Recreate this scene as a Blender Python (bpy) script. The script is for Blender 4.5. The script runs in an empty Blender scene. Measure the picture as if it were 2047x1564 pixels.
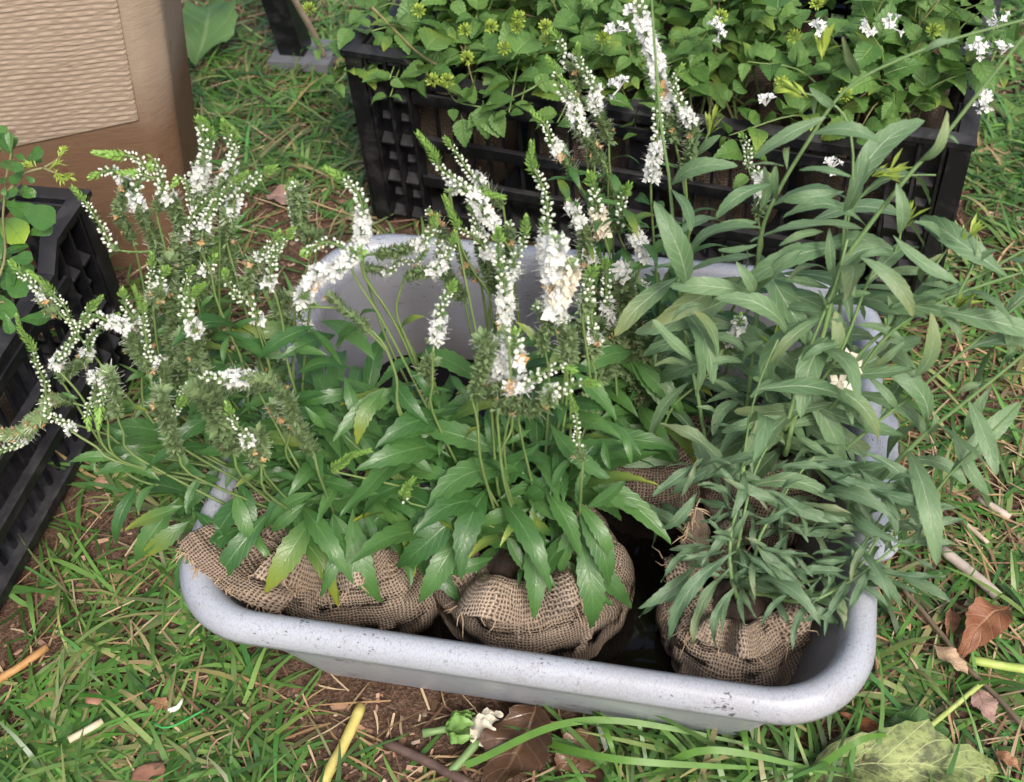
import bpy, math, random
import numpy as np
from mathutils import Vector, Matrix, noise

# ------------------------------------------------------------------ camera, sky, sun, exposure
scene = bpy.context.scene
F_PX, PPX, PPY = 2600.0, 1023.5, 782.0
CAM = Vector((.40024, -.46104, .952))
CROT = Matrix.Rotation(.2644, 3, 'Z') @ Matrix.Rotation(.7558, 3, 'X') @ Matrix.Rotation(-.0842, 3, 'Z')
cd = bpy.data.cameras.new('camera')
cam = bpy.data.objects.new('camera', cd)
scene.collection.objects.link(cam)
cam.matrix_world = Matrix.Translation(CAM) @ CROT.to_4x4()
cd.sensor_width = 36.0
cd.lens = F_PX / 2047 * 36
cd.clip_start, cd.clip_end = .05, 200
cd.dof.use_dof = True
cd.dof.focus_distance = 1.08
cd.dof.aperture_fstop = 10.0
scene.camera = cam

SUN_EL, SUN_AZ = math.radians(47), math.radians(148)      # azimuth clockwise from +Y
world = bpy.data.worlds.new('World')
scene.world = world
world.use_nodes = True
wn = world.node_tree
for n in list(wn.nodes): wn.nodes.remove(n)
wo = wn.nodes.new('ShaderNodeOutputWorld'); wb = wn.nodes.new('ShaderNodeBackground'); ws = wn.nodes.new('ShaderNodeTexSky')
ws.sky_type = 'NISHITA'; ws.sun_disc = False
ws.sun_elevation = SUN_EL; ws.sun_rotation = SUN_AZ
ws.air_density = 1.0; ws.dust_density = 6.0; ws.ozone_density = 1.0
wb.inputs['Strength'].default_value = .14
wn.links.new(ws.outputs[0], wb.inputs[0]); wn.links.new(wb.outputs[0], wo.inputs[0])
sl = bpy.data.lights.new('sun', 'SUN'); sl.energy = 1.5; sl.angle = math.radians(12); sl.color = (1, .98, .95)
sun = bpy.data.objects.new('sun', sl); scene.collection.objects.link(sun)
sd = Vector((math.sin(SUN_AZ) * math.cos(SUN_EL), math.cos(SUN_AZ) * math.cos(SUN_EL), math.sin(SUN_EL)))
sun.rotation_euler = sd.to_track_quat('Z', 'Y').to_euler(); sun.location = (0, 0, 3)
vs = scene.view_settings
vs.view_transform = 'Standard'; vs.look = 'None'; vs.exposure = .68; vs.gamma = 1

# ------------------------------------------------------------------ helpers
col = scene.collection
R = random.Random(7)
def ray(px, py): return CROT @ Vector(((px - PPX) / F_PX, -(py - PPY) / F_PX, -1))
def on_z(px, py, z): d = ray(px, py); return CAM + d * ((z - CAM.z) / d.z)
def on_y(px, py, y): d = ray(px, py); return CAM + d * ((y - CAM.y) / d.y)
def on_plane(px, py, p0, n): d = ray(px, py); return CAM + d * ((p0 - CAM).dot(n) / d.dot(n))
TILES = {1: (0, 0, .3581), 2: (600, 0, .3581), 3: (1300, 0, .3649), 4: (0, 500, .3581), 5: (650, 500, .3581), 6: (1300, 500, .3649),
         7: (0, 1000, .3606), 8: (650, 1000, .3606), 9: (1300, 1000, .3649), 10: (340, 960, .2735), 11: (0, 240, .2046), 0: (0, 0, 1)}
def T(k, x, y): a, b, s = TILES[k]; return a + x * s, b + y * s

def mk(name, mesh, mat=None, parent=None, M=None, kind=None):
    o = bpy.data.objects.new(name, mesh); col.objects.link(o)
    if mat is not None and mesh is not None and not mesh.materials: mesh.materials.append(mat)
    if parent is not None: o.parent = parent
    if M is not None: o.matrix_basis = M
    if kind: o['kind'] = kind
    return o
def tag(o, label, cat, group=None, kind=None):
    o['label'] = label; o['category'] = cat
    if group: o['group'] = group
    if kind: o['kind'] = kind
    return o
def empty(name, loc, rz=0):
    o = bpy.data.objects.new(name, None); col.objects.link(o); o.location = loc; o.rotation_euler = (0, 0, rz); o.empty_display_size = .02
    return o
class MB:
    def __init__(s): s.v = []; s.f = []; s.uv = None; s.t = []
    def add(s, vs_, fs_, tint=None):
        b = len(s.v); s.v.extend([tuple(v) for v in vs_]); s.f.extend([tuple(i + b for i in f) for f in fs_])
        if tint is not None: s.t.extend([tint] * len(vs_))
    def box(s, c, h, tint=None):
        x, y, z = c; a, b, d = h
        s.add([(x + i * a, y + j * b, z + k * d) for k in (-1, 1) for j in (-1, 1) for i in (-1, 1)],
              [(0, 2, 3, 1), (4, 5, 7, 6), (0, 1, 5, 4), (2, 6, 7, 3), (0, 4, 6, 2), (1, 3, 7, 5)], tint)
    def tube(s, pts, rad, n=6, cap=True, tint=None):
        vs_, fs_ = tube(pts, rad, n, cap); s.add(vs_, fs_, tint)
    def mesh(s, name, smooth=True):
        m = bpy.data.meshes.new(name); m.from_pydata(s.v, [], s.f)
        if smooth: m.polygons.foreach_set('use_smooth', [True] * len(m.polygons))
        if s.t:
            a = m.attributes.new('tint', 'FLOAT_COLOR', 'POINT')
            a.data.foreach_set('color', np.array([(t[0], t[1], t[2], 1.) for t in s.t], np.float32).ravel())
        m.update(); return m
def frames(pts):
    out = []; n = len(pts); prev = None
    for i in range(n):
        t = (pts[min(i + 1, n - 1)] - pts[max(i - 1, 0)])
        t = t.normalized() if t.length > 1e-9 else Vector((0, 0, 1))
        if prev is None:
            a = Vector((1, 0, 0)) if abs(t.x) < .8 else Vector((0, 1, 0)); u = (a - t * a.dot(t)).normalized()
        else: u = (prev - t * prev.dot(t)).normalized()
        prev = u; out.append((t, u, t.cross(u)))
    return out
def tube(pts, rad, n=6, cap=True):
    fr = frames(pts); vs_ = []; fs_ = []
    for i, p in enumerate(pts):
        r = rad[i] if hasattr(rad, '__len__') else rad
        for k in range(n):
            a = 2 * math.pi * k / n
            vs_.append(p + fr[i][1] * (r * math.cos(a)) + fr[i][2] * (r * math.sin(a)))
    for i in range(len(pts) - 1):
        for k in range(n): fs_.append((i * n + k, i * n + (k + 1) % n, (i + 1) * n + (k + 1) % n, (i + 1) * n + k))
    if cap: fs_.append(tuple(range(n - 1, -1, -1))); fs_.append(tuple((len(pts) - 1) * n + k for k in range(n)))
    return vs_, fs_
def catmull(P, step):
    P = [Vector(p) for p in P]
    if len(P) < 2: return P
    Q = [P[0] * 2 - P[1]] + P + [P[-1] * 2 - P[-2]]; out = []
    for i in range(1, len(Q) - 2):
        a, b, c, d = Q[i - 1:i + 3]; m = max(2, int((c - b).length / step))
        for k in range(m):
            t = k / m
            out.append(.5 * ((2 * b) + (c - a) * t + (2 * a - 5 * b + 4 * c - d) * t * t + (3 * b - a - 3 * c + d) * t ** 3))
    out.append(P[-1]); return out
def rv(s=1.): return Vector((R.gauss(0, 1), R.gauss(0, 1), R.gauss(0, 1))) * s

# ------------------------------------------------------------------ materials
class NT:
    def __init__(s, name):
        s.m = bpy.data.materials.new(name); s.m.use_nodes = True; s.t = s.m.node_tree
        s.p = s.t.nodes['Principled BSDF']; s.out = s.t.nodes['Material Output']
    def n(s, typ, **kw):
        nd = s.t.nodes.new('ShaderNode' + typ)
        for k, v in kw.items():
            if k.startswith('i_'): nd.inputs[k[2:].replace('_', ' ')].default_value = v
            else: setattr(nd, k, v)
        return nd
    def l(s, a, b): s.t.links.new(a, b)
    def math(s, op, a, b=None, c=None):
        nd = s.t.nodes.new('ShaderNodeMath'); nd.operation = op
        for i, v in enumerate((a, b, c)):
            if v is None: continue
            if isinstance(v, (int, float)): nd.inputs[i].default_value = v
            else: s.l(v, nd.inputs[i])
        return nd.outputs[0]
    def mix(s, fac, a, b, mode='MIX'):
        nd = s.t.nodes.new('ShaderNodeMix'); nd.data_type = 'RGBA'; nd.blend_type = mode
        for i, v in ((0, fac), (6, a), (7, b)):
            if isinstance(v, (int, float)): nd.inputs[i].default_value = v
            elif isinstance(v, tuple): nd.inputs[i].default_value = (*v, 1)
            else: s.l(v, nd.inputs[i])
        return nd.outputs[2]
    def ramp(s, fac, stops, interp='LINEAR'):
        nd = s.t.nodes.new('ShaderNodeValToRGB'); cr = nd.color_ramp; cr.interpolation = interp
        while len(cr.elements) < len(stops): cr.elements.new(.5)
        for e, (p, c) in zip(cr.elements, stops): e.position = p; e.color = (*c, 1) if isinstance(c, tuple) else (c, c, c, 1)
        s.l(fac, nd.inputs[0]); return nd.outputs[0]
    def noise(s, vec, scale, detail=3., rough=.55, dist=0.):
        nd = s.n('TexNoise'); nd.inputs['Scale'].default_value = scale; nd.inputs['Detail'].default_value = detail
        nd.inputs['Roughness'].default_value = rough; nd.inputs['Distortion'].default_value = dist
        if vec is not None: s.l(vec, nd.inputs['Vector'])
        return nd.outputs[0]
    def bump(s, h, strength=.3, dist=.001):
        nd = s.n('Bump'); nd.inputs['Strength'].default_value = strength; nd.inputs['Distance'].default_value = dist
        s.l(h, nd.inputs['Height']); s.l(nd.outputs[0], s.p.inputs['Normal'])
    def set(s, base=None, rough=None, spec=None):
        for nm, v in (('Base Color', base), ('Roughness', rough), ('Specular IOR Level', spec)):
            if v is None: continue
            if isinstance(v, tuple): s.p.inputs[nm].default_value = (*v, 1)
            elif isinstance(v, (int, float)): s.p.inputs[nm].default_value = v
            else: s.l(v, s.p.inputs[nm])
    def translucent(s, fac, color):
        tr = s.n('BsdfTranslucent'); mx = s.n('MixShader'); mx.inputs[0].default_value = fac
        if isinstance(color, tuple): tr.inputs[0].default_value = (*color, 1)
        else: s.l(color, tr.inputs[0])
        s.l(s.p.outputs[0], mx.inputs[1]); s.l(tr.outputs[0], mx.inputs[2]); s.l(mx.outputs[0], s.out.inputs[0])

def leaf_mat(name, ca, cb, rib, rough=.45, trans=.22, nveins=8., bump=.35, blotch=None, drops=False):
    t = NT(name)
    tc = t.n('TexCoord'); sp = t.n('SeparateXYZ'); t.l(tc.outputs['UV'], sp.inputs[0])
    u, v = sp.outputs[0], sp.outputs[1]
    d = t.math('MULTIPLY', t.math('ABSOLUTE', t.math('SUBTRACT', v, .5)), 2.)
    oi = t.n('ObjectInfo')
    nz = t.noise(tc.outputs['Object'], 5., 3.)
    f = t.math('ADD', t.math('MULTIPLY', oi.outputs['Random'], .75), t.math('MULTIPLY', t.math('SUBTRACT', nz, .5), .9))
    base = t.mix(f, ca, cb)
    if blotch:
        r2 = t.math('FRACT', t.math('MULTIPLY', oi.outputs['Random'], 37.3))
        m = t.math('MULTIPLY', t.math('GREATER_THAN', r2, .86), t.math('MULTIPLY', t.math('POWER', u, 2.), .8))
        base = t.mix(m, base, blotch)
    ribm = t.math('SUBTRACT', 1., t.math('MINIMUM', 1., t.math('MULTIPLY', d, 10.)))
    ribm = t.math('MULTIPLY', ribm, t.math('SUBTRACT', 1.1, u))
    w = t.math('FRACT', t.math('MULTIPLY', t.math('SUBTRACT', u, t.math('MULTIPLY', d, .22)), nveins))
    vein = t.math('SUBTRACT', 1., t.math('MINIMUM', 1., t.math('MULTIPLY', t.math('ABSOLUTE', t.math('SUBTRACT', w, .5)), 9.)))
    fine = t.n('TexVoronoi'); fine.feature = 'DISTANCE_TO_EDGE'; fine.inputs['Scale'].default_value = 22.; t.l(tc.outputs['Object'], fine.inputs['Vector'])
    vm = t.math('MINIMUM', 1., t.math('ADD', t.math('MULTIPLY', vein, .28), ribm))
    base = t.mix(vm, base, rib)
    h = t.math('ADD', t.math('MULTIPLY', vm, -1.), t.math('MULTIPLY', fine.outputs[0], .3))
    rg = t.math('ADD', rough - .12, t.math('MULTIPLY', t.noise(tc.outputs['Object'], 9., 2.), .24))
    if drops:
        vo = t.n('TexVoronoi'); vo.inputs['Scale'].default_value = 26.; t.l(tc.outputs['Object'], vo.inputs['Vector'])
        dm = t.math('LESS_THAN', vo.outputs['Distance'], t.math('MULTIPLY', t.math('SUBTRACT', t.noise(tc.outputs['Object'], 3., 1.), .56), 1.3))
        rg = t.math('MULTIPLY', rg, t.math('SUBTRACT', 1., t.math('MULTIPLY', dm, .8)))
        h = t.math('ADD', h, t.math('MULTIPLY', dm, t.math('SUBTRACT', .9, t.math('MULTIPLY', vo.outputs['Distance'], 1.))))
    t.set(base=base, rough=rg, spec=.45)
    t.bump(h, bump, .002)
    t.translucent(trans, t.mix(.55, base, (.22, .36, .03)))
    return t.m
def plain(name, ca, cb, rough=.5, scale=60., trans=0, spec=.4, bump=0., coord='Object', rnd=.0):
    t = NT(name); tc = t.n('TexCoord')
    f = t.noise(tc.outputs[coord], scale, 4.)
    f = t.math('MULTIPLY', t.math('SUBTRACT', f, .25), 2.)
    if rnd: f = t.math('ADD', t.math('MULTIPLY', f, 1 - rnd), t.math('MULTIPLY', t.n('ObjectInfo').outputs['Random'], rnd))
    b = t.mix(f, ca, cb); t.set(base=b, rough=rough, spec=spec)
    if bump: t.bump(f, bump, .002)
    if trans: t.translucent(trans, b)
    return t.m
def tinted(name, rough=.5, trans=.2, spec=.35, scale=80., var=.35):
    t = NT(name); at = t.n('Attribute'); at.attribute_name = 'tint'; tc = t.n('TexCoord')
    f = t.math('ADD', 1 - var, t.math('MULTIPLY', t.noise(tc.outputs['Object'], scale, 3.), 2 * var))
    b = t.mix(1., at.outputs[0], f, 'MULTIPLY')
    t.set(base=b, rough=rough, spec=spec)
    if trans: t.translucent(trans, b)
    return t.m

M = {}
M['speedwell'] = leaf_mat('speedwell_leaf', (.034, .104, .026), (.084, .186, .048), (.13, .235, .085), .36, .2, 9., .24, (.30, .33, .04), True)
M['gaura'] = leaf_mat('gaura_leaf', (.098, .182, .082), (.165, .262, .130), (.40, .50, .33), .46, .22, 7., .45, (.22, .25, .10))
M['gaura_small'] = leaf_mat('gaura_young_leaf', (.074, .145, .070), (.130, .208, .108), (.34, .43, .29), .48, .2, 7., .45, (.20, .22, .10))
M['lantana'] = leaf_mat('lantana_leaf', (.070, .165, .036), (.165, .300, .075), (.22, .36, .11), .42, .25, 8., .8, (.30, .38, .05), True)
M['roundleaf'] = leaf_mat('spoon_leaf', (.040, .120, .026), (.085, .200, .040), (.10, .20, .05), .25, .2, 6., .3, (.30, .42, .04), True)
M['stem'] = plain('green_stem', (.095, .165, .045), (.16, .22, .075), .5, 90.)
M['stem_pale'] = plain('pale_green_stem', (.11, .20, .07), (.17, .26, .10), .5, 90.)
M['stem_brown'] = plain('brown_stem', (.16, .12, .06), (.20, .20, .08), .6, 90.)
M['tip'] = plain('spike_tip_green', (.17, .33, .06), (.28, .46, .11), .5, 200., .2)
M['bract'] = plain('spike_bract_green', (.13, .25, .07), (.21, .35, .12), .6, 200., .3)
M['spent'] = plain('spent_spike', (.155, .25, .10), (.28, .37, .175), .75, 220., .3)
M['hair'] = plain('style_hair', (.55, .58, .48), (.7, .7, .62), .6, 200.)
M['white'] = plain('white_petal', (.74, .76, .74), (.86, .86, .83), .55, 120., .4)
M['budwhite'] = plain('pale_bud', (.66, .72, .56), (.86, .88, .80), .5, 160., .25)
M['cream'] = plain('cream_petal', (.62, .57, .44), (.78, .74, .62), .55, 120., .2)
M['dry'] = plain('dry_petal', (.36, .20, .08), (.52, .34, .16), .7, 200., .1)
M['limebud'] = plain('lime_bud', (.24, .36, .05), (.38, .47, .09), .5, 150., .2)
M['soil'] = plain('dark_soil', (.012, .008, .006), (.055, .036, .026), .9, 70., bump=1.)
M['grass'] = tinted('grass_blade', .32, .22, .45, 90., .25)
M['straw'] = tinted('dry_straw', .75, .05, .2, 120., .3)
M['chip'] = tinted('bark_chip', .85, 0, .2, 150., .45)
M['black'] = None
def black_plastic():
    t = NT('black_crate_plastic'); tc = t.n('TexCoord'); g = t.n('NewGeometry')
    n1 = t.noise(g.outputs['Position'], 45., 5., .65); n2 = t.noise(g.outputs['Position'], 600., 2.)
    dust = t.math('MULTIPLY', t.ramp(n1, [(.48, 0.), (.72, 1.)]), t.math('ADD', .35, t.math('MULTIPLY', n2, .6)))
    sz = t.n('SeparateXYZ'); t.l(g.outputs['Normal'], sz.inputs[0]); upf = t.math('MULTIPLY', t.math('GREATER_THAN', sz.outputs[2], .6), t.math('ADD', .15, t.math('MULTIPLY', n1, .9)))
    dust = t.math('MINIMUM', 1., t.math('ADD', dust, t.math('MULTIPLY', upf, .9)))
    t.set(base=t.mix(t.math('MULTIPLY', dust, .45), (.006, .006, .008), (.075, .072, .072)), rough=t.math('ADD', .34, t.math('MULTIPLY', dust, .4)), spec=.5)
    t.bump(n2, .12, .0006); return t.m
M['black'] = black_plastic()
def tub_plastic():
    t = NT('grey_tub_plastic'); tc = t.n('TexCoord'); P = tc.outputs['Object']; sp = t.n('SeparateXYZ'); t.l(P, sp.inputs[0])
    vo = t.n('TexVoronoi'); vo.inputs['Scale'].default_value = 330.; mp = t.n('Mapping'); mp.inputs['Scale'].default_value = (.45, 1., 1.); t.l(P, mp.inputs[0])
    ds = t.n('TexNoise'); ds.inputs['Scale'].default_value = 120.; t.l(mp.outputs[0], ds.inputs['Vector'])
    wv = t.n('VectorMath'); wv.operation = 'ADD'; sc = t.n('VectorMath'); sc.operation = 'SCALE'; sc.inputs['Scale'].default_value = .02; t.l(ds.outputs['Color'], sc.inputs[0])
    t.l(mp.outputs[0], wv.inputs[0]); t.l(sc.outputs[0], wv.inputs[1]); t.l(wv.outputs[0], vo.inputs['Vector'])
    region = t.ramp(t.noise(P, 17., 5., .65), [(.44, 0.), (.68, 1.)])
    speck = t.math('LESS_THAN', vo.outputs['Distance'], t.math('MULTIPLY', region, .42))
    speck = t.math('MULTIPLY', speck, t.math('GREATER_THAN', t.noise(P, 90., 2.), .5))
    grime = t.ramp(t.noise(P, 24., 8., .8), [(.52, 0.), (.76, 1.)])
    cr = t.n('TexVoronoi'); cr.feature = 'DISTANCE_TO_EDGE'; cr.inputs['Scale'].default_value = 260.; mp2 = t.n('Mapping'); mp2.inputs['Scale'].default_value = (2.2, .8, .8)
    t.l(P, mp2.inputs[0]); t.l(mp2.outputs[0], cr.inputs['Vector'])
    crack = t.math('MULTIPLY', t.math('LESS_THAN', cr.outputs[0], .035), t.math('GREATER_THAN', sp.outputs[2], .148))
    base = t.mix(t.noise(P, 7., 3.), (.322, .350, .398), (.37, .397, .445))
    base = t.mix(t.math('MULTIPLY', grime, .5), base, (.20, .17, .14))
    smear = t.ramp(t.noise(mp.outputs[0], 11., 7., .7), [(.52, 0.), (.72, 1.)])
    base = t.mix(t.math('MULTIPLY', smear, .36), base, (.17, .135, .11))
    base = t.mix(t.math('MULTIPLY', crack, .5), base, (.15, .13, .12))
    base = t.mix(t.math('MULTIPLY', speck, .85), base, (.035, .03, .028))
    # silt stain low on the walls, with a ragged upper edge
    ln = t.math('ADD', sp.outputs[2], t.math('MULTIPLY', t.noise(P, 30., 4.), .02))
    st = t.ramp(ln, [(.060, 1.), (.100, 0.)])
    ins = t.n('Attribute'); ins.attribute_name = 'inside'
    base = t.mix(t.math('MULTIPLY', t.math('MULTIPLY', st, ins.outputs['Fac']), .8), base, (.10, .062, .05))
    grime_shade = t.math('MULTIPLY', ins.outputs['Fac'], t.math('ADD', .42, t.math('MULTIPLY', t.noise(P, 22., 4.), .45)))  # inner walls darkened: dirt plus the tub's own shade painted into the colour
    base = t.mix(grime_shade, base, (.13, .12, .12))
    t.set(base=base, rough=t.math('ADD', .33, t.math('MULTIPLY', grime, .3)), spec=.5)
    t.bump(t.math('ADD', t.math('MULTIPLY', crack, -.6), t.noise(P, 300., 2.)), .10, .0006); return t.m
M['tub'] = tub_plastic()
def burlap(name='burlap', k=1.):
    t = NT(name); tc = t.n('TexCoord')
    nz = t.n('TexNoise'); nz.inputs['Scale'].default_value = 26.; nz.inputs['Detail'].default_value = 3.; t.l(tc.outputs['Object'], nz.inputs['Vector'])
    sc = t.n('VectorMath'); sc.operation = 'SCALE'; sc.inputs['Scale'].default_value = .015; t.l(nz.outputs['Color'], sc.inputs[0])
    ad = t.n('VectorMath'); ad.operation = 'ADD'; t.l(tc.outputs['UV'], ad.inputs[0]); t.l(sc.outputs[0], ad.inputs[1])
    sp = t.n('SeparateXYZ'); t.l(ad.outputs[0], sp.inputs[0])
    per = 1 / .0028
    U = t.math('MULTIPLY', sp.outputs[0], per); V = t.math('MULTIPLY', sp.outputs[1], per)
    def prof(x): return t.math('SUBTRACT', 1., t.math('MULTIPLY', t.math('ABSOLUTE', t.math('SUBTRACT', t.math('FRACT', x), .5)), 2.))
    a, b = prof(U), prof(V)
    cu = t.math('MULTIPLY', t.math('SINE', t.math('MULTIPLY', V, math.pi)), t.math('SIGN', t.math('SINE', t.math('MULTIPLY', U, math.pi))))
    ha = t.math('ADD', a, t.math('MULTIPLY', cu, .22)); hb = t.math('SUBTRACT', b, t.math('MULTIPLY', cu, .22))
    h = t.math('MAXIMUM', ha, hb)
    loose = t.noise(tc.outputs['Object'], 11., 2.)
    th = t.math('ADD', .44, t.math('MULTIPLY', t.math('SUBTRACT', loose, .5), .9))
    gap = t.math('SUBTRACT', 1., t.math('MINIMUM', 1., t.math('MAXIMUM', 0., t.math('MULTIPLY', t.math('SUBTRACT', h, th), 4.))))
    fib = t.noise(tc.outputs['Object'], 900., 3., .7)
    thr = t.mix(fib, (.25 * k, .19 * k, .14 * k), (.53 * k, .43 * k, .335 * k))
    thr = t.mix(t.math('MULTIPLY', t.ramp(t.noise(tc.outputs['Object'], 16., 3.), [(.45, 0.), (.7, 1.)]), .5), thr, (.14 * k, .098 * k, .07 * k))
    t.set(base=t.mix(gap, thr, (.085, .058, .042)), rough=.95, spec=.1)
    t.bump(t.math('ADD', h, t.math('MULTIPLY', fib, .4)), .8, .0016); return t.m
M['burlap'] = burlap(); M['burlap_dark'] = burlap('dark_burlap', .38)  # second one: same weave in darker threads, for sacks inside the crates
M['fibre'] = plain('burlap_fibre', (.25, .17, .10), (.48, .36, .24), .9, 200.)
def ground_mat():
    t = NT('mulch_ground'); g = t.n('NewGeometry'); P = g.outputs['Position']
    a = t.noise(P, 9., 5., .65); b = t.noise(P, 70., 5., .7); c = t.noise(P, 320., 4., .7)
    base = t.ramp(b, [(.3, (.035, .022, .016)), (.46, (.14, .082, .055)), (.6, (.32, .20, .14)), (.76, (.50, .36, .27))])
    base = t.mix(t.ramp(a, [(.4, 0.), (.66, .75)]), base, (.10, .07, .046))
    base = t.mix(.55, base, t.ramp(c, [(.3, (.03, .018, .013)), (.5, (.20, .12, .08)), (.7, (.46, .31, .22))]))
    t.set(base=base, rough=.95, spec=.15); t.bump(t.math('ADD', b, c), 1., .012); return t.m
M['ground'] = ground_mat()
def wood_mat():
    t = NT('rough_sawn_timber'); tc = t.n('TexCoord'); P = tc.outputs['Object']; sp = t.n('SeparateXYZ'); t.l(P, sp.inputs[0])
    mp = t.n('Mapping'); mp.inputs['Scale'].default_value = (1., 1., 9.); t.l(P, mp.inputs[0])
    gr = t.noise(mp.outputs[0], 48., 6., .65); big = t.noise(P, 9., 3.)
    wet = t.math('ADD', sp.outputs[2], t.math('MULTIPLY', big, .03))
    pale = t.mix(gr, (.20, .152, .112), (.34, .272, .205)); brown = t.mix(gr, (.085, .045, .025), (.19, .115, .068))
    at = t.n('Attribute'); at.attribute_name = 'pale'
    base = t.mix(at.outputs['Fac'], brown, pale)
    kn = t.n('TexVoronoi'); kn.inputs['Scale'].default_value = 26.; t.l(P, kn.inputs['Vector'])
    base = t.mix(t.math('MULTIPLY', t.math('LESS_THAN', kn.outputs['Distance'], t.math('SUBTRACT', t.math('MULTIPLY', gr, .32), .05)), .5), base, (.11, .04, .016))
    base = t.mix(t.math('MULTIPLY', t.ramp(big, [(.5, 0.), (.75, 1.)]), .25), base, (.12, .085, .06))
    t.set(base=base, rough=.72, spec=.25)
    t.bump(gr, .4, .002); return t.m
M['wood'] = wood_mat()
def water_mat():
    t = NT('dark_water'); g = t.n('NewGeometry')
    t.set(base=(.006, .005, .004), rough=.035, spec=.5); t.p.inputs['IOR'].default_value = 1.33
    t.bump(t.noise(g.outputs['Position'], 26., 2.), .05, .003); return t.m
M['water'] = water_mat()

# ------------------------------------------------------------------ ground
TL, TW, TH = .496, .4284, .172
CR_O, CR_YAW, CL, CD, CH = Vector((-.0506, .649, 0)), -.1394, .63, .40, .226
LC_O = Vector((-.220, .39 - CL, 0))
ax_in = list(np.arange(-1.3, 1.5001, .012)); ax_iny = list(np.arange(-.5, 2.1001, .012))
gx = [-40, -12, -4, -2] + ax_in + [2.2, 4, 12, 40]; gy = [-40, -12, -4, -1.5] + ax_iny + [3, 5, 12, 60]
def gz(x, y):
    if not (-1.3 <= x <= 1.5 and -.5 <= y <= 2.1): return -.006
    v = Vector((x, y, 0))
    return noise.noise(v * 5) * .006 + noise.noise(v * 21) * .004 + noise.noise(v * 60) * .003 - .006
gm = MB(); nx = len(gx)
gm.v = [(x, y, gz(x, y)) for y in gy for x in gx]
gm.f = [(j * nx + i, j * nx + i + 1, (j + 1) * nx + i + 1, (j + 1) * nx + i) for j in range(len(gy) - 1) for i in range(nx - 1)]
ground = mk('ground', gm.mesh('ground'), M['ground'], kind='structure')
ground['label'] = 'bare reddish brown mulch ground under the tub and crates'

def inside_thing(x, y, m=0.):
    if .03 - m < x < .467 + m and .055 - m < y < .385 + m: return True
    for o, yaw in ((CR_O, CR_YAW), (LC_O, math.pi / 2)):
        dx, dy = x - o.x, y - o.y; a = dx * math.cos(yaw) + dy * math.sin(yaw); b = -dx * math.sin(yaw) + dy * math.cos(yaw)
        if -m < a < CL + m and -m < b < CD + m: return True
    if x < -.262 + m and .49 - m < y < .76: return (x + .283) * .31 + (y - .54) * -.95 < .0 + m and y < .545 + (x + .283) * .32 + .22
    return False

# grass, straw and chips: uncountable ground cover
def blade(mb, p, ang, L, w, rise, bend, tint, nseg=5, fold=.25):
    d = Vector((math.cos(ang), math.sin(ang), 0)); s = Vector((-d.y, d.x, 0)); vs_ = []; fs_ = []
    curl = R.uniform(-.5, .5)
    for i in range(nseg + 1):
        u = i / nseg; ww = w * (1 - u ** 2.2) * (.65 + .35 * min(1, u * 4)) + .0002
        q = p + d * (L * (u - .12 * bend * u * u)) + Vector((0, 0, L * (rise * u - bend * u * u))) + s * (L * curl * u * u * .5)
        if q.z < -.002: q.z = -.002 + .002 * R.random()
        tw = Vector((0, 0, ww * fold))
        vs_ += [q - s * ww + tw, q + s * ww + tw * R.uniform(.3, 1.2)]
        if i: b = 2 * i; fs_.append((b - 2, b - 1, b + 1, b))
    mb.add(vs_, fs_, tint)
def green():
    k = R.random(); f = R.uniform(.5, 1.3)
    if k < .10: return (.26 * f, .25 * f, .11 * f)
    if k < .2: return (.19 * f, .26 * f, .09 * f)
    if k < .55: return (.072 * f, .172 * f, .038 * f)
    return (.115 * f, .230 * f, .055 * f)
def grass_density(x, y):
    v = noise.noise(Vector((x * 4.2 + 9, y * 4.2, 0))) + .6 * noise.noise(Vector((x * 13, y * 13 + 5, 0)))
    d = .36 + 1.25 * v
    if y > .55: d += .18
    if x > .62 and y > .5: d += .30
    if x > .5 and -.1 < y < .5: d = max(d, .22) + .06
    if x < .02 and y < .3: d += .10
    if .30 < x < .52 and y < .06: d += .5
    if .05 < x < .28 and y < .06: d -= .35
    return d
BARE = []
for bx_, by_, br_ in ((1020, 1500, .042), (1195, 1480, .022), (1740, 1530, .05), (1880, 1530, .05), (820, 1500, .03), (1960, 1270, .035)):
    q = on_z(bx_, by_, 0); BARE.append(Vector((q.x, q.y, br_ ** 2)))
gb = MB(); n_cl = 0
for _ in range(24000):
    y = R.uniform(-.32, 1.75)
    hw = .50 + .32 * max(0, y + .2); x = R.gauss(0, 0) + R.uniform(.22 - hw * 1.55, .32 + hw * 1.12)
    if inside_thing(x, y, .006) or R.random() > grass_density(x, y) or any((x - q.x) ** 2 + (y - q.y) ** 2 < q.z for q in BARE): continue
    n_cl += 1; a0 = R.uniform(0, 6.28); tall = R.random() < .12; c0 = green()
    for k in range(R.randint(2, 7)):
        L = R.uniform(.03, .07) * (1.5 if tall else 1); c = green() if R.random() < .4 else tuple(q * R.uniform(.8, 1.2) for q in c0)
        blade(gb, Vector((x + R.gauss(0, .006), y + R.gauss(0, .006), gz(x, y) - .002)), a0 + R.uniform(-2., 2.), L,
              R.uniform(.0009, .0028), R.uniform(.15, .95), R.uniform(.25, .9), c)
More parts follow.
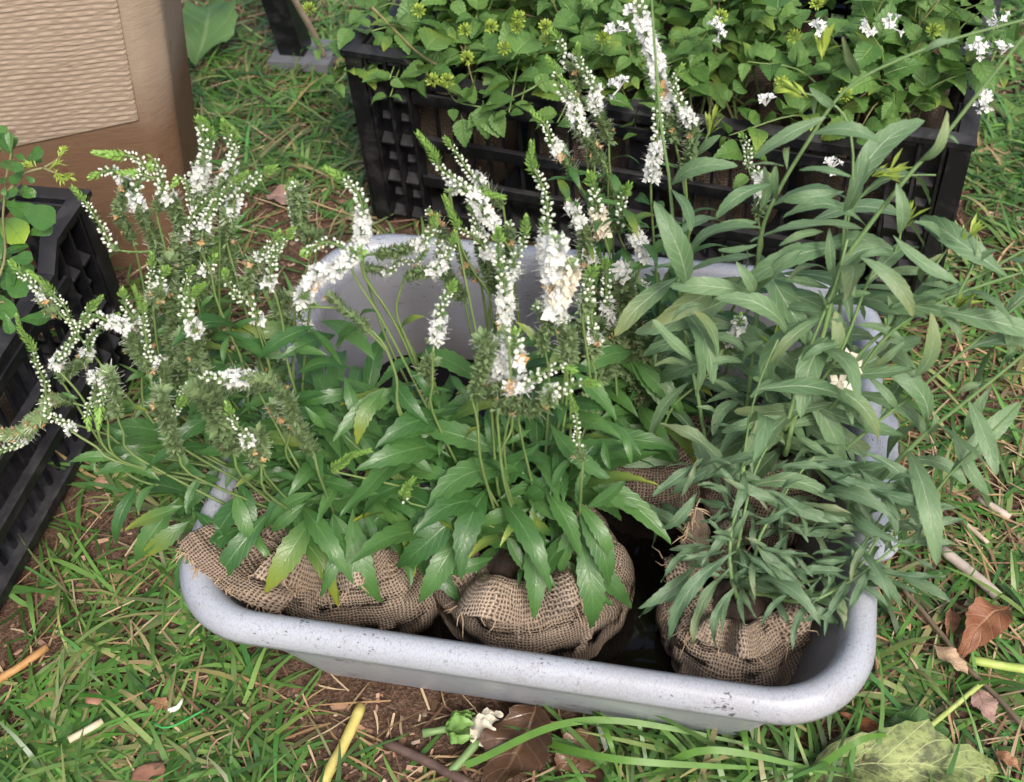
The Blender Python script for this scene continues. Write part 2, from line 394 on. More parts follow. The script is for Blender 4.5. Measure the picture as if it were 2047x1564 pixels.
# longer blades standing up in front of the tub
for _ in range(150):
    p = on_z(R.uniform(1150, 1750), R.uniform(1470, 1640), 0)
    if inside_thing(p.x, p.y, .002): continue
    blade(gb, p, R.uniform(1.2, 5.2), R.uniform(.05, .13), R.uniform(.0013, .0024), R.uniform(.4, .9), R.uniform(.3, .7), green(), 8)
for a, b, c in ((( 930, 1530), (1180, 1440), (1560, 1500)), ((1070, 1480), (1250, 1520), (1600, 1540)), ((1170, 1385), (1215, 1470), (1240, 1560)), ((1480, 1400), (1490, 1480), (1500, 1560)),
                ((1600, 1560), (1720, 1480), (1800, 1470)), ((1290, 1560), (1420, 1500), (1700, 1555))):
    pts = catmull([on_z(*a, .008), on_z(*b, .045), on_z(*c, .012)], .008); fr = frames(pts); vs_ = []; fs_ = []
    for i, q in enumerate(pts):
        u = i / (len(pts) - 1); w = .0026 * (1 - u ** 3) + .0003; s_ = fr[i][0].cross(Vector((0, -.5, 1))).normalized()
        vs_ += [q - s_ * w, q + s_ * w]
        if i: k = 2 * i; fs_.append((k - 2, k - 1, k + 1, k))
    gb.add(vs_, fs_, (.10, .22, .035))
grass = mk('grass', gb.mesh('grass'), M['grass'], kind='stuff'); tag(grass, 'sprawling green lawn grass growing through the mulch', 'grass', kind='stuff')
sb = MB()
for _ in range(21000):
    y = R.uniform(-.32, 1.6); hw = .50 + .32 * max(0, y + .2); x = R.uniform(.22 - hw * 1.55, .32 + hw * 1.12)
    if inside_thing(x, y, .0): continue
    if R.random() < .64 and not (x > .5 and y < .6): continue
    f = R.uniform(.5, 1.25); c = R.choice([(.40, .28, .15), (.30, .19, .10), (.22, .13, .08), (.45, .35, .22), (.16, .09, .06)]); c = tuple(q * f for q in c)
    blade(sb, Vector((x, y, gz(x, y) + R.uniform(.001, .013))), R.uniform(0, 6.28), R.uniform(.015, .075), R.uniform(.0004, .0012), R.uniform(-.04, .10), R.uniform(0, .1), c, 3, .3)
tag(mk('straw', sb.mesh('straw'), M['straw'], kind='stuff'), 'dry brown straw and dead grass strewn over the ground', 'straw', kind='stuff')
cb = MB()
for _ in range(26000):
    y = R.uniform(-.32, 1.6); hw = .50 + .32 * max(0, y + .2); x = R.uniform(.22 - hw * 1.55, .32 + hw * 1.12)
    if inside_thing(x, y, .0): continue
    a = R.uniform(0, 6.28); d = Vector((math.cos(a), math.sin(a), R.uniform(-.25, .25))).normalized(); s = d.cross(Vector((R.gauss(0, .25), R.gauss(0, .25), 1))).normalized(); n = d.cross(s)
    big = R.random() < .09; l, w, h = (R.uniform(.004, .011), R.uniform(.0012, .004), R.uniform(.0006, .0018)) if big else (R.uniform(.0012, .005), R.uniform(.0006, .002), R.uniform(.0003, .001)); p = Vector((x, y, gz(x, y) + R.uniform(.0, .003)))
    f = R.uniform(.3, 1.25); c = R.choice([(.30, .18, .115), (.36, .23, .16), (.22, .13, .085), (.15, .09, .065), (.42, .32, .24), (.10, .065, .05)])
    vs_ = [p + d * (l * i * R.uniform(.6, 1)) + s * (w * j * R.uniform(.5, 1)) + n * (h * k) for k in (-1, 1) for j in (-1, 1) for i in (-1, 1)]
    cb.add(vs_, [(0, 2, 3, 1), (4, 5, 7, 6), (0, 1, 5, 4), (2, 6, 7, 3), (0, 4, 6, 2), (1, 3, 7, 5)], tuple(q * f for q in c))
tag(mk('bark_mulch', cb.mesh('bark_mulch', False), M['chip'], kind='stuff'), 'loose reddish bark chips scattered as mulch', 'mulch', kind='stuff')

# ------------------------------------------------------------------ leaning timber post
PA, PB = on_z(340, 532, -.004), on_z(390, 474, -.004); PD = PA + (on_z(0, 562, 0) - on_z(340, 532, 0)).normalized() * .26; PD.z = -.004
ZT = .40
PA1 = on_z(242, -20, .33); sl_ = (PA1 - PA) / (PA1.z - PA.z); PB1 = on_z(324, -20, .31); slB = (PB1 - PB) / (PB1.z - PB.z)
def shear(p, z):
    w = max(0., min(1., (p - PA).dot(PB - PA) / (PB - PA).length_squared)); q = sl_.lerp(slB, w)
    return Vector((p.x + q.x * z, p.y + q.y * z, z))
nF = Vector(((PA - PD).y, -(PA - PD).x, 0)).normalized()
back = -nF * .20
poly = [PD, PA, PA.lerp(PB, .22) + (PB - PA).cross(Vector((0, 0, 1))).normalized() * .006, PA.lerp(PB, .75) + (PB - PA).cross(Vector((0, 0, 1))).normalized() * .008, PB, PB + back * .6, PD + back]
post = empty('timber_post', (PA.x, PA.y, 0)); po = post.location.copy()
tag(post, 'leaning rough sawn timber post with pale ribbed face and damp brown foot', 'post')
def smooth_poly(poly, n=6, r=.018):
    out = []; k = len(poly)
    for i in range(k):
        a, b, c = poly[i - 1], poly[i], poly[(i + 1) % k]
        r1 = min(r, (a - b).length * .45); r2 = min(r, (c - b).length * .45)
        p, q = b + (a - b).normalized() * r1, b + (c - b).normalized() * r2
        for j in range(n + 1): t = j / n; out.append(p * (1 - t) ** 2 + b * (2 * t * (1 - t)) + q * t * t)
    return out
ring = smooth_poly([Vector((p.x, p.y, 0)) for p in poly])
pm = MB(); nz_ = 46; k = len(ring); pale = []
for j in range(nz_ + 1):
    z = -.004 + (ZT + .004) * j / nz_
    for i, p in enumerate(ring):
        q = shear(p, z) - po; q.z = z
        nn = noise.noise(Vector((p.x * 30, p.y * 30, z * 12))) * .0012
        pm.v.append((q.x + nn, q.y - nn, z)); pale.append(max(0., min(1., (z - .175 + .03 * noise.noise(Vector((p.x * 20, p.y * 20, z * 9)))) / .06)) * .9)
for j in range(nz_):
    for i in range(k): pm.f.append((j * k + i, j * k + (i + 1) % k, (j + 1) * k + (i + 1) % k, (j + 1) * k + i))
pm.f.append(tuple(nz_ * k + i for i in range(k)))
me = pm.mesh('post_core'); at = me.attributes.new('pale', 'FLOAT', 'POINT'); at.data.foreach_set('value', pale)
mk('post_core', me, M['wood'], post)
# thick pale facing board on the front, its right edge leaves a dark crack
bm_ = MB(); NU, NV = 96, 300; thick = .003; Lf = (PA - PD).length; dF = (PA - PD).normalized()
def bedge(s): return .188 - .10 * (1 - s) * .35
for layer in (0, 1):
    for j in range(NV + 1):
        for i in range(NU + 1):
            s = i / NU; z0 = bedge(s); z = z0 + (ZT + .002 - z0) * j / NV
            p = PD + dF * (s * (Lf - .005)); q = shear(p, z) - po; q.z = z
            row = z * 2 * math.pi / 0.0056; cell = math.sin(s * 2 * math.pi * 13 + 2.4 * noise.noise(Vector((s * 14, z * 55, 2))) + (math.floor(z / 0.0056) % 2) * math.pi)
            amp = .45 + .6 * noise.noise(Vector((s * 22, z * 130, 0))) + .55 * cell
            rp = .0009 * amp * math.sin(row + 2.6 * noise.noise(Vector((s * 6, z * 20, 5)))) * min(1., (j / NV) * 40)
            q = q + nF * ((thick + rp - .003 * (1 if i == NU or j == 0 else 0)) if layer else .0012)
            bm_.v.append((q.x, q.y, q.z))
W_ = NU + 1; off = W_ * (NV + 1)
for j in range(NV):
    for i in range(NU):
        a = j * W_ + i; bm_.f.append((off + a, off + a + 1, off + a + W_ + 1, off + a + W_))
for i in range(NU): bm_.f.append((i, i + 1, off + i + 1, off + i))
for j in range(NV): a = j * W_ + NU; bm_.f.append((a, a + W_, off + a + W_, off + a))
me = bm_.mesh('facing_board'); at = me.attributes.new('pale', 'FLOAT', 'POINT'); at.data.foreach_set('value', [1.] * len(me.vertices))
fb = mk('facing_board', me, M['wood'], post); fb['label'] = 'pale ribbed upper face of the post'

# ------------------------------------------------------------------ crates
def boxmesh(name, h):
    m = MB(); b = .0006
    x, y, z = h
    m.box((0, 0, 0), h); return m.mesh(name, False)
LV_MAJ = (.213, .168, .110, .058, .008); LV_MIN = (.138, .083, .033)
CWID = .069
def lattice_mesh(flip):
    """corner lattice of one face: s along the face, outward is -Y, ribs 15 mm deep in front of a recessed wall"""
    m = MB(); sg = -1 if flip else 1
    def b(s0, s1, y0, y1, z0, z1): m.box((sg * (s0 + s1) / 2, (y0 + y1) / 2, (z0 + z1) / 2), ((s1 - s0) / 2, (y1 - y0) / 2, (z1 - z0) / 2))
    b(.0, CWID, .0145, .0175, .0, CH - .006)
    for s in (.0015, .0235, .0455, .0675): b(s - .0015, s + .0015, .0005, .0145, .001, CH - .007)
    def gusset(s0, s1, z, depth, th):
        v = [(s0, .0144, z), (s1, .0144, z), (s1 - .002, .0145 - depth, z + .000), (s0 + .002, .0145 - depth, z), (s0, .0144, z + th + .004), (s1, .0144, z + th + .004), (s1 - .002, .0145 - depth, z + th), (s0 + .002, .0145 - depth, z + th)]
        v = [(sg * a, y, zz) for a, y, zz in v]; f = [(0, 3, 2, 1), (4, 5, 6, 7), (0, 1, 5, 4), (1, 2, 6, 5), (2, 3, 7, 6), (3, 0, 4, 7)]
        m.add(v, f if sg > 0 else [tuple(reversed(q)) for q in f])
    for c in range(3):
        s0, s1 = .003 + c * .022, .0220 + c * .022
        for z in LV_MAJ: gusset(s0, s1, z, .0138, .0022)
        for z in LV_MIN: gusset(s0 + .003, s1 - .003, z, .0075, .0022)
    return m.mesh('corner_lattice', False)
LATT = (lattice_mesh(False), lattice_mesh(True))
def cap_mesh(flip, ln):
    m = MB(); sg = -1 if flip else 1; zt = CH; lo = .199; s1, s2 = CWID + .001, CWID + .022
    prof_ = [(-.002, zt), (s1, zt), (s2, lo + .004), (ln, lo + .004), (ln, lo - .006), (s2, lo - .006), (s1, zt - .006), (-.002, zt - .006)]
    v = []
    for y in (-.003, .0135):
        for s, z in prof_: v.append((sg * s, y, z))
    f = [(0, 1, 6, 7), (1, 2, 5, 6), (2, 3, 4, 5)]; f += [tuple(reversed([i + 8 for i in q])) for q in f]
    for i in range(8): j = (i + 1) % 8; f.append((i, i + 8, j + 8, j))
    m.add(v, f if sg < 0 else [tuple(reversed(q)) for q in f]); return m.mesh('rim', False)
BAR = boxmesh('bar', (.0016, .002, .094)); POST = boxmesh('crate_mid_post', (.012, .0065, .099)); FLOOR = boxmesh('crate_floor', (CL / 2 - .02, CD / 2 - .02, .003))
RAILS = {}
def rail_mesh(l):
    m = MB(); m.box((0, .006, 0), (l / 2, .006, .0045)); m.box((0, -.001, .0055), (l / 2, .0016, .0055)); return m.mesh('rail', False)
def make_crate(loc, yaw, label):
    c = empty('plant_crate', loc, yaw); tag(c, label, 'crate', 'black plastic nursery crates')
    for side in range(4):
        ln = CL if side % 2 == 0 else CD
        S = [Matrix.Translation((0, 0, 0)), Matrix.Translation((CL, 0, 0)) @ Matrix.Rotation(math.pi / 2, 4, 'Z'),
             Matrix.Translation((CL, CD, 0)) @ Matrix.Rotation(math.pi, 4, 'Z'), Matrix.Translation((0, CD, 0)) @ Matrix.Rotation(-math.pi / 2, 4, 'Z')][side]
        # slight inward draft of the walls towards the bottom
        Tilt = Matrix.Translation((0, 0, CH)) @ Matrix.Rotation(math.radians(1.2), 4, 'X') @ Matrix.Translation((0, 0, -CH))
        S = S @ Tilt
        ins = .0012 if side % 2 else 0
        for fl in (0, 1):
            Mx = S @ Matrix.Translation((ln - ins if fl else ins, ins, 0))
            mk('corner_lattice', LATT[fl], M['black'], c, Mx)
            key = ('cap', fl, side % 2)
            if key not in RAILS: RAILS[key] = cap_mesh(fl, ln / 2 - .0004)
            mk('rim', RAILS[key], M['black'], c, S @ Matrix.Translation((ln if fl else 0, ins, -ins)))
        l = ln - 2 * CWID - .004
        if ('r', side % 2) not in RAILS: RAILS[('r', side % 2)] = rail_mesh(l)
        for z in LV_MAJ[1:]: mk('rail', RAILS[('r', side % 2)], M['black'], c, S @ Matrix.Translation((ln / 2, .003, z + .004)))
        nb = int(l / .0185)
        for i in range(1, nb):
            s = CWID + .002 + l * i / nb
            if abs(s - ln / 2) < .016: continue
            mk('bar', BAR, M['black'], c, S @ Matrix.Translation((s, .0168, .098)))
        mk('crate_mid_post', POST, M['black'], c, S @ Matrix.Translation((ln / 2, .0225, .0985)))
    mk('crate_floor', FLOOR, M['black'], c, Matrix.Translation((CL / 2, CD / 2, .012)))
    return c
crate_back = make_crate(CR_O, CR_YAW, 'black plastic crate full of leafy plants, behind the grey tub')
crate_left = make_crate(LC_O, math.pi / 2, 'black plastic crate holding the spoon leaved plant, beside the timber post')

# black upright leg with its grey foot, beyond the crate
p0 = on_z(612, 118, 0); st = empty('black_stand', p0)
tag(st, 'black square upright on a flat grey foot, beyond the back crate', 'stand')
m = MB(); m.box((0, 0, .006), (.042, .03, .006)); mk('foot', m.mesh('foot', False), plain('grey_foot', (.10, .105, .12), (.16, .165, .18), .6, 40.), st)
m = MB(); m.box((0, 0, .17), (.017, .017, .16)); mk('upright', m.mesh('upright', False), M['black'], st, Matrix.Translation((-.012, .004, 0)) @ Matrix.Rotation(-.12, 4, 'Y'))
m = MB(); a, b = on_z(650, 118, .005), on_z(592, 5, .14); m.tube(catmull([a, a.lerp(b, .5) + Vector((.002, 0, 0)), b, b + (b - a) * .6], .02), .0042, 8)
tag(mk('bamboo_cane', m.mesh('bamboo_cane'), plain('cane', (.38, .30, .22), (.52, .43, .33), .6, 60.)), 'pale thin cane leaning beside the black upright', 'cane')

# ------------------------------------------------------------------ tub
tub = empty('plant_tub', (TL / 2, TW / 2, 0)); tag(tub, 'pale grey plastic tub with rolled rim holding burlap wrapped plants', 'tub')
def rrect(inset, rad, n=14, spl=10):
    hx, hy = TL / 2 - inset, TW / 2 - inset; r = max(.012, rad); out = []
    for cx_, cy_, a0 in ((hx - r, hy - r, 0), (-hx + r, hy - r, 90), (-hx + r, -hy + r, 180), (hx - r, -hy + r, 270)):
        for i in range(n + 1): a = math.radians(a0 + 90 * i / n); out.append((cx_ + r * math.cos(a), cy_ + r * math.sin(a)))
    return out
RC = .066
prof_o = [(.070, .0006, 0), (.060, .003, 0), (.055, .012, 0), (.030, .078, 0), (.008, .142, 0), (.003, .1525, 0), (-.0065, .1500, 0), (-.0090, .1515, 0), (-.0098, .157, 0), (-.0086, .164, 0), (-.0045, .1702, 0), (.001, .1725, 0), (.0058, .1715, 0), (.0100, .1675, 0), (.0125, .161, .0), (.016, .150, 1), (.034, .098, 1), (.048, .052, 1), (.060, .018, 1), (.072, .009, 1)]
tm = MB(); ins_ = []
for k_, (ins, z, a) in enumerate(prof_o):
    for (x, y) in rrect(ins, RC - ins * .6):
        wob = noise.noise(Vector((x * 7, y * 7, z * 3))) * .0012
        tm.v.append((x + wob, y + wob, z)); ins_.append(float(a))
nr = len(rrect(0, RC))
for k_ in range(len(prof_o) - 1):
    for i in range(nr): j = (i + 1) % nr; tm.f.append((k_ * nr + i, k_ * nr + j, (k_ + 1) * nr + j, (k_ + 1) * nr + i))
tm.f.append(tuple((len(prof_o) - 1) * nr + i for i in range(nr))); tm.f.append(tuple(reversed(range(nr))))
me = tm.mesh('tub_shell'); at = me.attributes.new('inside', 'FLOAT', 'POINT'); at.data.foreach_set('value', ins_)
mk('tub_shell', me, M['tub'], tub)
for sg in (1, -1):
    m = MB(); x0 = TL / 2 + .006; pts = [(-.075, 0), (-.062, .018), (.062, .018), (.075, 0)]; N = 22; top = []
    for i in range(N + 1):
        t = i / N; y = -.078 + .156 * t; e = .017 * min(1., (1 - abs(2 * t - 1)) * 6) ** .5
        for (dx, z) in ((0, .1485), (e, .1490), (e + .001, .152), (e, .1555), (0, .158)): m.v.append((sg * (x0 + dx), y, z))
    for i in range(N):
        for k_ in range(4): q = (i * 5 + k_, i * 5 + k_ + 1, i * 5 + 6 + k_, i * 5 + 5 + k_); m.f.append(q if sg < 0 else q[::-1])
    me = m.mesh('handle'); mk('handle', me, M['tub'], tub)
wm = MB(); wr = rrect(.040, .045); wm.v = [(x, y, 0) for x, y in wr]; wm.f = [tuple(range(len(wr)))]
water = mk('water', wm.mesh('water'), M['water'], kind='structure', M=Matrix.Translation((TL / 2, TW / 2, .062))); water['label'] = 'dark still water in the bottom of the grey tub'

# ------------------------------------------------------------------ burlap
SPROF = [(.50, .0), (.84, .010), (.99, .045), (1.0, .068), (.95, .088), (.80, .106), (.58, .118), (.42, .122), (.44, .130), (.60, .133), (.74, .124)]
def sack(parent, r, h, seed, k=7, flare=1., amp=1., nt=40, na=100, lean=(0, 0), mat='burlap'):
    pr = catmull([Vector((a, 0, z / .133)) for a, z in SPROF], .06)
    pr = [pr[int(i * (len(pr) - 1) / (nt - 1))] for i in range(nt)]
    me = bpy.data.meshes.new('burlap_wrap'); V = []; Fc = []; UV = []; arc = 0; edge = []
    for i, q in enumerate(pr):
        t = i / (nt - 1)
        if i: arc += math.hypot((q.x - pr[i - 1].x) * r, (q.z - pr[i - 1].z) * h)
        A = amp * (.012 + .30 * max(0, t - .45) ** 1.2)
        for a in range(na + 1):
            th = 2 * math.pi * (a % na) / na
            n1 = noise.noise(Vector((math.cos(th) * 1.3 + seed, math.sin(th) * 1.3, t * 2.2)))
            n2 = noise.noise(Vector((math.cos(th) * 4 + seed, math.sin(th) * 4, t * 5))) + .5 * noise.noise(Vector((math.cos(th) * 9 + seed, math.sin(th) * 9, t * 11)))
            fold = math.sin(k * th + 3 * n1 + seed)
            rr = r * q.x * (1 + .10 * n1 * amp + .05 * n2 * amp) + r * A * .5 * fold * (1 if t < .7 else flare)
            z = h * q.z * (1 + .05 * n1) + (h * .10 * fold * max(0, t - .7) / .3) + .006 * n2 * t
            if t > .75: z -= h * .18 * (t - .75) * 4 * max(0, noise.noise(Vector((math.cos(th) + seed * 2, math.sin(th), 7)))) ; rr *= 1 + (flare - 1) * (t - .75) * 2
            lt = max(0, t - .4) ** 1.3 * 1.9; V.append((rr * math.cos(th) + lean[0] * lt, rr * math.sin(th) + lean[1] * lt, z)); UV.append((th * r if a < na else 2 * math.pi * r, arc))
            if i == nt - 1 and a < na: edge.append(Vector(V[-1]))
    w = na + 1
    for i in range(nt - 1):
        for a in range(na): Fc.append((i * w + a, i * w + a + 1, (i + 1) * w + a + 1, (i + 1) * w + a))
    me.from_pydata(V, [], Fc); me.polygons.foreach_set('use_smooth', [True] * len(Fc))
    ul = me.uv_layers.new(name='UVMap'); li = np.empty(len(me.loops), np.int32); me.loops.foreach_get('vertex_index', li)
    ul.data.foreach_set('uv', np.array(UV, np.float32)[li].ravel()); me.update()
    wrap = mk('burlap_wrap', me, M[mat], parent)
    fm = MB(); rr_ = random.Random(seed)
    for p in edge:
        for _ in range(rr_.randint(0, 1)):
            d = Vector((p.x, p.y, 0)).normalized() + Vector((rr_.gauss(0, .6), rr_.gauss(0, .6), rr_.gauss(-.1, .5))); L = rr_.uniform(.004, .013)
            q = p + Vector((rr_.gauss(0, .002), rr_.gauss(0, .002), 0)); fm.tube([q - d.normalized() * .003, q + d.normalized() * L * .5, q + d.normalized() * L + Vector((rr_.gauss(0, .004), rr_.gauss(0, .004), -.004))], [.0005, .00042, .0002], 4, False)
    mk('frayed_threads', fm.mesh('frayed_threads'), M['fibre'], wrap, kind='stuff')
    sm = MB(); n_ = 26; sm.v.append((0, 0, h * .97))
    for j in range(1, 6):
        for a in range(n_):
            th = 2 * math.pi * a / n_; rj = r * .62 * j / 5
            sm.v.append((rj * math.cos(th) + lean[0] * .55, rj * math.sin(th) + lean[1] * .55, h * (.97 - .012 * j * j) + .008 * noise.noise(Vector((th * 2, j, seed)))))
    for a in range(n_): sm.f.append((0, 1 + a, 1 + (a + 1) % n_))
    for j in range(4):
        for a in range(n_): sm.f.append((1 + j * n_ + a, 1 + (j + 1) * n_ + a, 1 + (j + 1) * n_ + (a + 1) % n_, 1 + j * n_ + (a + 1) % n_))
    mk('soil', sm.mesh('soil'), M['soil'], parent)
    return wrap
def patch(name, parent, org, grid, n=36, seed=0., nz=.004, frays=60):
    """cloth flap through a grid of (tile,x,y,z) points"""
    G = [[on_z(*T(k_, x, y), z) - org for (k_, x, y, z) in row] for row in grid]
    rows = [[c for c in catmull(row, 1e9)] for row in G]
    def evalrow(row, t):
        P = [row[0] * 2 - row[1]] + row + [row[-1] * 2 - row[-2]]; x = t * (len(row) - 1); i = min(int(x), len(row) - 2); u = x - i; a, b, c, d = P[i:i + 4]
        return .5 * ((2 * b) + (c - a) * u + (2 * a - 5 * b + 4 * c - d) * u * u + (3 * b - a - 3 * c + d) * u ** 3)
    V = []; UV = []; edge = []
    for j in range(n + 1):
        for i in range(n + 1):
            p = evalrow([evalrow(r_, i / n) for r_ in G], j / n)
            e = noise.noise(Vector((i * .16 + seed, j * .16, 1))) * nz; p = p + Vector((e * .4, -e * .5, e))
            V.append(tuple(p))
            du = (G[0][-1] - G[0][0]).length; dv = (G[-1][0] - G[0][0]).length
            UV.append((i / n * max(du, .06), j / n * max(dv, .05)))
            if j == 0: edge.append(p)
    me = bpy.data.meshes.new(name); w = n + 1
    me.from_pydata(V, [], [(j * w + i, j * w + i + 1, (j + 1) * w + i + 1, (j + 1) * w + i) for j in range(n) for i in range(n)])
    me.polygons.foreach_set('use_smooth', [True] * (n * n)); ul = me.uv_layers.new(name='UVMap'); li = np.empty(len(me.loops), np.int32); me.loops.foreach_get('vertex_index', li)
    ul.data.foreach_set('uv', np.array(UV, np.float32)[li].ravel()); me.update()
    o = mk(name, me, M['burlap'], parent); sm = o.modifiers.new('thickness', 'SOLIDIFY'); sm.thickness = .0012
    fm = MB(); rr_ = random.Random(int(seed * 10) + 3)
    for _ in range(frays):
        p = rr_.choice(edge); d = rv(1).normalized(); d.z *= .4; L = rr_.uniform(.004, .014)
        fm.tube([p, p + d * L * .6, p + d * L + Vector((0, 0, -.002))], [.0006, .0005, .0002], 4, False)
    mk('frayed_threads', fm.mesh('frayed_threads'), M['fibre'], o, kind='stuff')
    return o

# ------------------------------------------------------------------ leaves
def leaf_mesh(name, nseg, wfun, teeth=.0, arch=.08, fold=.25, side=0., wave=0., twist=0., seed=0, tipcurl=0., cross=2, crump=.008):
    V = []; Fc = []; UV = []; vs_ = [k / cross for k in range(-cross, cross + 1)]; w = len(vs_); rr = random.Random(seed)
    for i in range(nseg + 1):
        u = i / nseg; hw = wfun(u)
        for v in vs_:
            e = abs(v) > .99; h = hw; x = u
            if e and teeth and .08 < u < .96:
                h = hw * (1 + teeth) if i % 2 else hw * (1 - teeth * .55)
                if i % 2 == 0: x += .35 / nseg * 0
                else: x += .3 / nseg
            tw = twist * (u - .2)
            yy, zz = v * h, abs(v) * h * fold
            if wave: zz += wave * math.sin(u * 15 + (2.2 if v > 0 else 0) + seed) * v * v
            yy, zz = yy * math.cos(tw) - zz * math.sin(tw), yy * math.sin(tw) + zz * math.cos(tw)
            z = arch * (4 * u * (1 - u)) * (1 + .35 * (u - .5)) + tipcurl * u ** 5 * (u - 1) * 4 + zz + crump * noise.noise(Vector((u * 5, v * 2, seed)))
            V.append((x, yy + side * 4 * u * (1 - u), z)); UV.append((u, (v + 1) / 2))
    for i in range(nseg):
        for k in range(w - 1): Fc.append((i * w + k, (i + 1) * w + k, (i + 1) * w + k + 1, i * w + k + 1))
    Fc = [tuple(reversed(f)) for f in Fc]
    Fc = [tuple(reversed(f)) for f in Fc]
    me = bpy.data.meshes.new(name); me.from_pydata(V, [], Fc); me.polygons.foreach_set('use_smooth', [True] * len(Fc))
    ul = me.uv_layers.new(name='UVMap'); li = np.empty(len(me.loops), np.int32); me.loops.foreach_get('vertex_index', li)
    ul.data.foreach_set('uv', np.array(UV, np.float32)[li].ravel()); me.update(); return me
def w_lance(W, peak=.42, p=1.15):
    def f(u):
        s = u / peak if u < peak else (1 - u) / (1 - peak)
        return max(.006 if u < .12 else .0006, W * (math.sin(s * math.pi / 2) ** (p if u > peak else p * 1.25)))
    return f
def w_ovate(W):
    def f(u):
        if u < .13: return .012
        t = (u - .13) / .87; return max(.0008, W * (math.sin(math.pi * t ** .62) ** .8) * (1 - .25 * t))
    return f
def w_spoon(W):
    def f(u): return max(.012, W * (u ** 1.1) * math.sqrt(max(0, 1 - u ** 5)) * 1.12) if u < .999 else .004
    return f
V_SP = [leaf_mesh('speedwell_leaf', 18, w_lance(.100 + .016 * (i % 3), .42, .88), .09, [.06, .12, .2, .28, .1, .17][i % 6], .18, [-.08, 0, .07, .03][i % 4], .006, [0, .5, -.5][i % 3], i) for i in range(12)]
V_GA = [leaf_mesh('gaura_leaf', 20, w_lance(.090 + .012 * (i % 3), .54, .62), .035, [.05, .1, .2, .3, .14, .24][i % 6], .16, [-.1, 0, .09, .04][i % 4], .008, [0, .6, -.6][i % 3], i + 20) for i in range(12)]
V_GS = [leaf_mesh('gaura_young_leaf', 18, w_lance(.064 + .014 * (i % 3), .5, .85), .06, [.04, .1, .18, .26][i % 4], .25, [-.1, 0, .1][i % 3], .022, [0, .7, -.7][i % 3], i + 40) for i in range(8)]
V_LA = [leaf_mesh('lantana_leaf', 16, w_ovate(.30 + .03 * (i % 3)), .075, [.06, .12, .2, .02][i % 4], .26, [-.05, 0, .05][i % 3], .01, [0, .3, -.3][i % 3], i + 60) for i in range(8)]
V_RO = [leaf_mesh('spoon_leaf', 14, w_spoon(.30 + .03 * (i % 3)), 0, [.04, .12, .2, -.05][i % 4], .22, 0, .012, [0, .4, -.4][i % 3], i + 80, cross=3) for i in range(6)]
UP = Vector((0, 0, 1))
def leaf_M(p, q, up, wf=1.):
    X = q - p; L = X.length
    if L < 1e-5: return None
    X = X / L; Y = up.cross(X)
    if Y.length < 1e-3: Y = Vector((1, 0, 0)).cross(X)
    Y.normalize(); Z = X.cross(Y)
    return Matrix(((X.x * L, Y.x * L * wf, Z.x * L, p.x), (X.y * L, Y.y * L * wf, Z.y * L, p.y), (X.z * L, Y.z * L * wf, Z.z * L, p.z), (0, 0, 0, 1)))
def tocam(p): return (CAM - p).normalized()
class Plant:
    def __init__(s, name, loc, label, cat='plant', group=None):
        s.o = empty(name, loc); s.loc = Vector(loc); tag(s.o, label, cat, group); s.nleaf = 0
    def leaf(s, p, q, variants, mat, up=None, wf=1., parent=None, vi=None):
        if s.nleaf >= 298: return
        p, q = Vector(p), Vector(q)
        if up is None: up = (UP * .75 + tocam(p) * .45 + rv(.22)).normalized()
        Mx = leaf_M(p - s.loc, q - s.loc, up, wf)
        if Mx is None: return
        s.nleaf += 1
        return mk('leaf', R.choice(variants) if vi is None else variants[vi % len(variants)], mat, parent or s.o, Mx)
    def stem(s, pts, r0, r1, mat, name='stem', n=6):
        m = MB(); k = len(pts); loc = s.loc
        m.tube([Vector(p) - loc for p in pts], [r0 + (r1 - r0) * i / max(1, k - 1) for i in range(k)], n)
        return mk(name, m.mesh(name), mat, s.o)

# ------------------------------------------------------------------ flower spikes
def diamond(mb, p, d, nrm, L, w, cup=.0):
    s = d.cross(nrm)
    if s.length < 1e-6: return
    s.normalize(); m_ = p + d * (L * .55) + nrm * (cup * L)
    mb.add([p, m_ - s * w, p + d * L, m_ + s * w], [(0, 1, 2), (0, 2, 3)])
def bud(mb, p, d, L, w):
    a = Vector((0, 0, 1)) if abs(d.z) < .8 else Vector((1, 0, 0)); u = d.cross(a).normalized(); v = d.cross(u); vs_ = [p]
    for f, ww in ((.35, .85), (.7, 1.)):
        for k in range(5): an = k * 1.2566 + f; vs_.append(p + d * (L * f) + (u * math.cos(an) + v * math.sin(an)) * (w * ww))
    vs_.append(p + d * L); fs_ = []
    for k in range(5): j = (k + 1) % 5; fs_ += [(0, 1 + j, 1 + k), (1 + k, 1 + j, 6 + j, 6 + k), (6 + k, 6 + j, 11)]
    mb.add(vs_, fs_)
def blossom(mb, hm, p, d, L):
    a = rv(1); u = d.cross(a)
    if u.length < 1e-4: return
    u.normalize(); v = d.cross(u); c = p + d * (L * .45)
    for k in range(4):
        an = k * math.pi / 2 + R.uniform(-.2, .2); e = u * math.cos(an) + v * math.sin(an)
        dd = (e * R.uniform(.75, 1.) + d * R.uniform(.15, .75)).normalized(); s = dd.cross(d).normalized(); l = L * R.uniform(.8, 1.1)
        w = l * .36; m1 = c + dd * (l * .5); sag = d * (l * .08)
        mb.add([c, m1 - s * w + sag, c + dd * l, m1 + s * w + sag, m1 - sag], [(0, 1, 4), (1, 2, 4), (2, 3, 4), (3, 0, 4)])
    for _ in range(2):
        e = (d + rv(.25)).normalized(); s = e.cross(rv(1)).normalized() * .00016
        hm.add([c - s, c + s, c + e * L * 1.5], [(0, 1, 2)])
